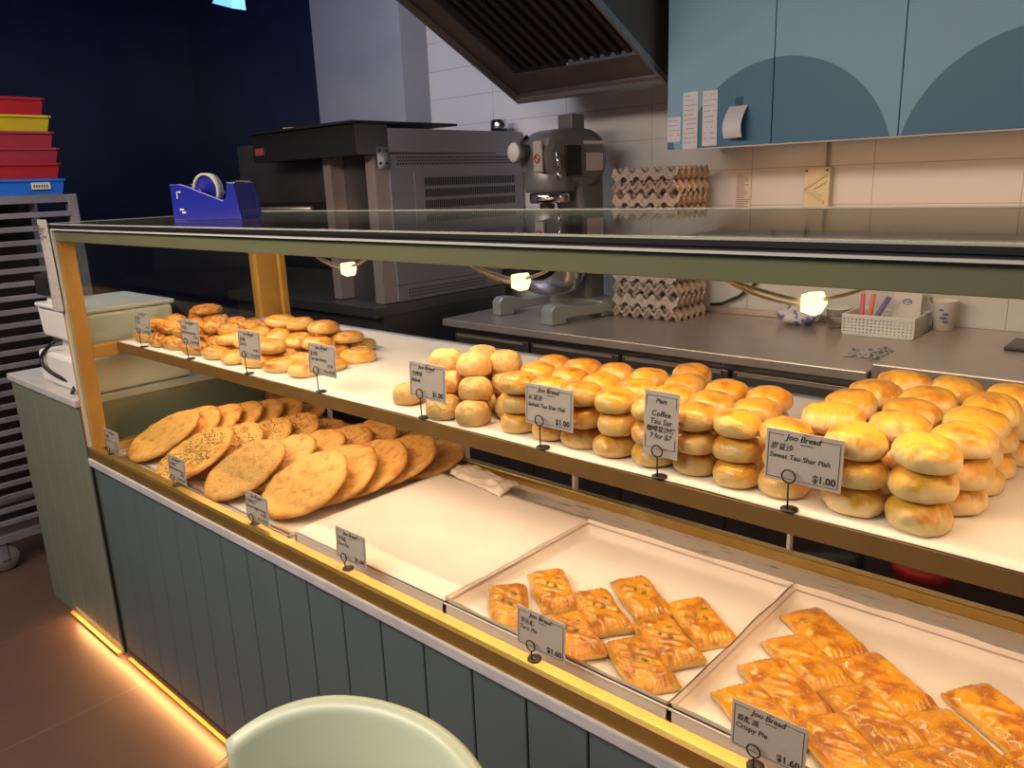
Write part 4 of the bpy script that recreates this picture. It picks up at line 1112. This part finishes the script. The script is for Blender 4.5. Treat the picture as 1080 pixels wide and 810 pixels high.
# ------------------------------------------------------------------ chair in front
ch = thing('dining_chair', 'pale green padded barrel chair with a honey wood shell in front of the case', 'chair', (1.802, -.505, 0))
cx, cy = 1.802, -.505
def arc(r, a): return (cx+r*math.cos(R(a)), cy+r*math.sin(R(a)))
def shell(a0, a1, r0, r1, zl, zh, n=48, lean=0.):
    """curved back: padded section swept round the seat; zl / zh give the lower and upper edge by angle"""
    b = MB(); rings = []
    for k in range(n+1):
        a = a0+(a1-a0)*k/n; lo, hi = zl(a), zh(a); ring = []
        prof = []
        m_ = 6; e = (r1-r0)/2
        for q in range(m_+1):
            t = PI*q/m_; prof.append((r0+e-e*math.cos(t), hi-e+e*math.sin(t)))
        for q in range(m_+1):
            t = PI*q/m_; prof.append((r1-e+e*math.cos(t), lo+e-e*math.sin(t)))
        for rr, z in prof: x, y = arc(rr-lean*(.83-z), a); ring.append(b.bm.verts.new((x, y, z)))
        rings.append(ring)
    fs = []; m2 = len(rings[0])
    for A, B in zip(rings, rings[1:]):
        for k in range(m2): f = b.bm.faces.new((A[k], A[(k+1) % m2], B[(k+1) % m2], B[k])); f.smooth = True; fs.append(f)
    fs.append(b.bm.faces.new(rings[0])); fs.append(b.bm.faces.new(rings[-1][::-1]))
    bmesh.ops.recalc_face_normals(b.bm, faces=fs)
    return b
topz = lambda a: .832-.075*max(0., (abs(a-85)-30)/62)**2.6
obj('back_pad', shell(10, 161, .202, .228, lambda a: .50+.10*max(0., (a-120)/40)**2, topz, lean=.22), M['chairgreen'], ch)
obj('back_shell', shell(0, 178, .226, .242, lambda a: .42, lambda a: topz(a)-.028, lean=.22), M['chairwood'], ch)
obj('seat', MB().lathe([(0,.40),(.13,.40),(.150,.415),(.150,.45),(.135,.468),(0,.472)], (cx, cy, 0), 36), M['chairgreen'], ch)
obj('seat_frame', MB().lathe([(0,.37),(.13,.37),(.145,.38),(.145,.40),(0,.40)], (cx, cy, 0), 36), M['chairwood'], ch)
for a in (45, 135, 225, 315):
    p, q = arc(.12, a), arc(.21, a)
    obj('leg', MB().tube([(*p, .37), (*q, 0)], .020, 12, r2=.013), M['chairwood'], ch)
b = MB()
for a in (28, 168):
    p, q = arc(.255, a), arc(.262, a); b.tube([(*arc(.13, a), .385), (*arc(.148, a), .42), (*arc(.150, a), .48)], .014, 10)
obj('back_bracket', b, M['chairwood'], ch)

# ------------------------------------------------------------------ light
def area(name, loc, rot, sx, sy, power, color):
    l = bpy.data.lights.new(name, 'AREA'); l.shape = 'RECTANGLE'; l.size = sx; l.size_y = sy; l.energy = power; l.color = color
    o = bpy.data.objects.new(name, l); COL.objects.link(o); o.location = loc; o.rotation_euler = rot; return o
WARM = (1., .65, .39)
area('header_led', (1.55, .140, 1.328), (R(24), 0, 0), 3.0, .02, 10.5, WARM)
area('shelf_led', (1.55, .250, .969), (R(6), 0, 0), 3.0, .014, 6.4, (1., .64, .40))
area('foot_led', (1.32, -.004, .042), (R(-58), 0, 0), 3.5, .02, 9, (1., .50, .17))
area('kitchen_ceiling', (-.1, 1.0, 2.6), (R(18), 0, 0), 1.2, .5, 18, (.66, .74, 1.))
area('front_ceiling', (1.2, -2.2, 2.65), (R(28), 0, 0), 2.4, .8, 42, (.86, .90, 1.))
area('front_fill', (.7, -1.25, 2.35), (R(34), 0, 0), 2.2, .4, 46, (1., .79, .60))  # unseen fill, added to brighten the case front and the lower cards
area('front_downlight', (-1.1, -.9, 2.5), (R(14), R(-14), 0), .5, .5, 9, (1., .82, .55))
area('under_cabinet', (1.75, 1.95, 1.495), (R(10), 0, 0), 1.7, .06, 2.8, (1., .57, .28))
area('blue_glow', (-1.5, .3, 2.3), (R(130), 0, R(35)), .6, .3, 5, (.10, .22, 1.))
w = bpy.data.worlds.new('room_air'); SC.world = w; w.use_nodes = True
w.node_tree.nodes['Background'].inputs[0].default_value = (.55, .65, 1., 1); w.node_tree.nodes['Background'].inputs[1].default_value = .035

# ------------------------------------------------------------------ camera
yaw, pitch, roll, fpx = R(42.53853532), R(14.46368991), R(-2.1776201), 829.45
f = Vector((-math.sin(yaw)*math.cos(pitch), math.cos(yaw)*math.cos(pitch), -math.sin(pitch)))
rt = f.cross(Vector((0, 0, 1))).normalized(); upv = rt.cross(f)
r2 = math.cos(roll)*rt+math.sin(roll)*upv; u2 = -math.sin(roll)*rt+math.cos(roll)*upv
cam = bpy.data.cameras.new('camera'); co = bpy.data.objects.new('camera', cam); COL.objects.link(co)
mw = Matrix((( r2.x, u2.x, -f.x, 2.396), (r2.y, u2.y, -f.y, -.781), (r2.z, u2.z, -f.z, 1.42), (0, 0, 0, 1)))
co.matrix_world = mw
cam.sensor_width = 36.; cam.lens = fpx/1080*36.; cam.clip_start = .02; cam.clip_end = 60
SC.camera = co
vs = SC.view_settings; SC.display_settings.display_device = 'sRGB'
vs.view_transform = 'Standard'; vs.look = 'None'; vs.exposure = 0.; vs.gamma = 1.; vs.use_curve_mapping = False
SC.cycles.transparent_max_bounces = 24; SC.cycles.max_bounces = 10; SC.cycles.sample_clamp_indirect = 6.
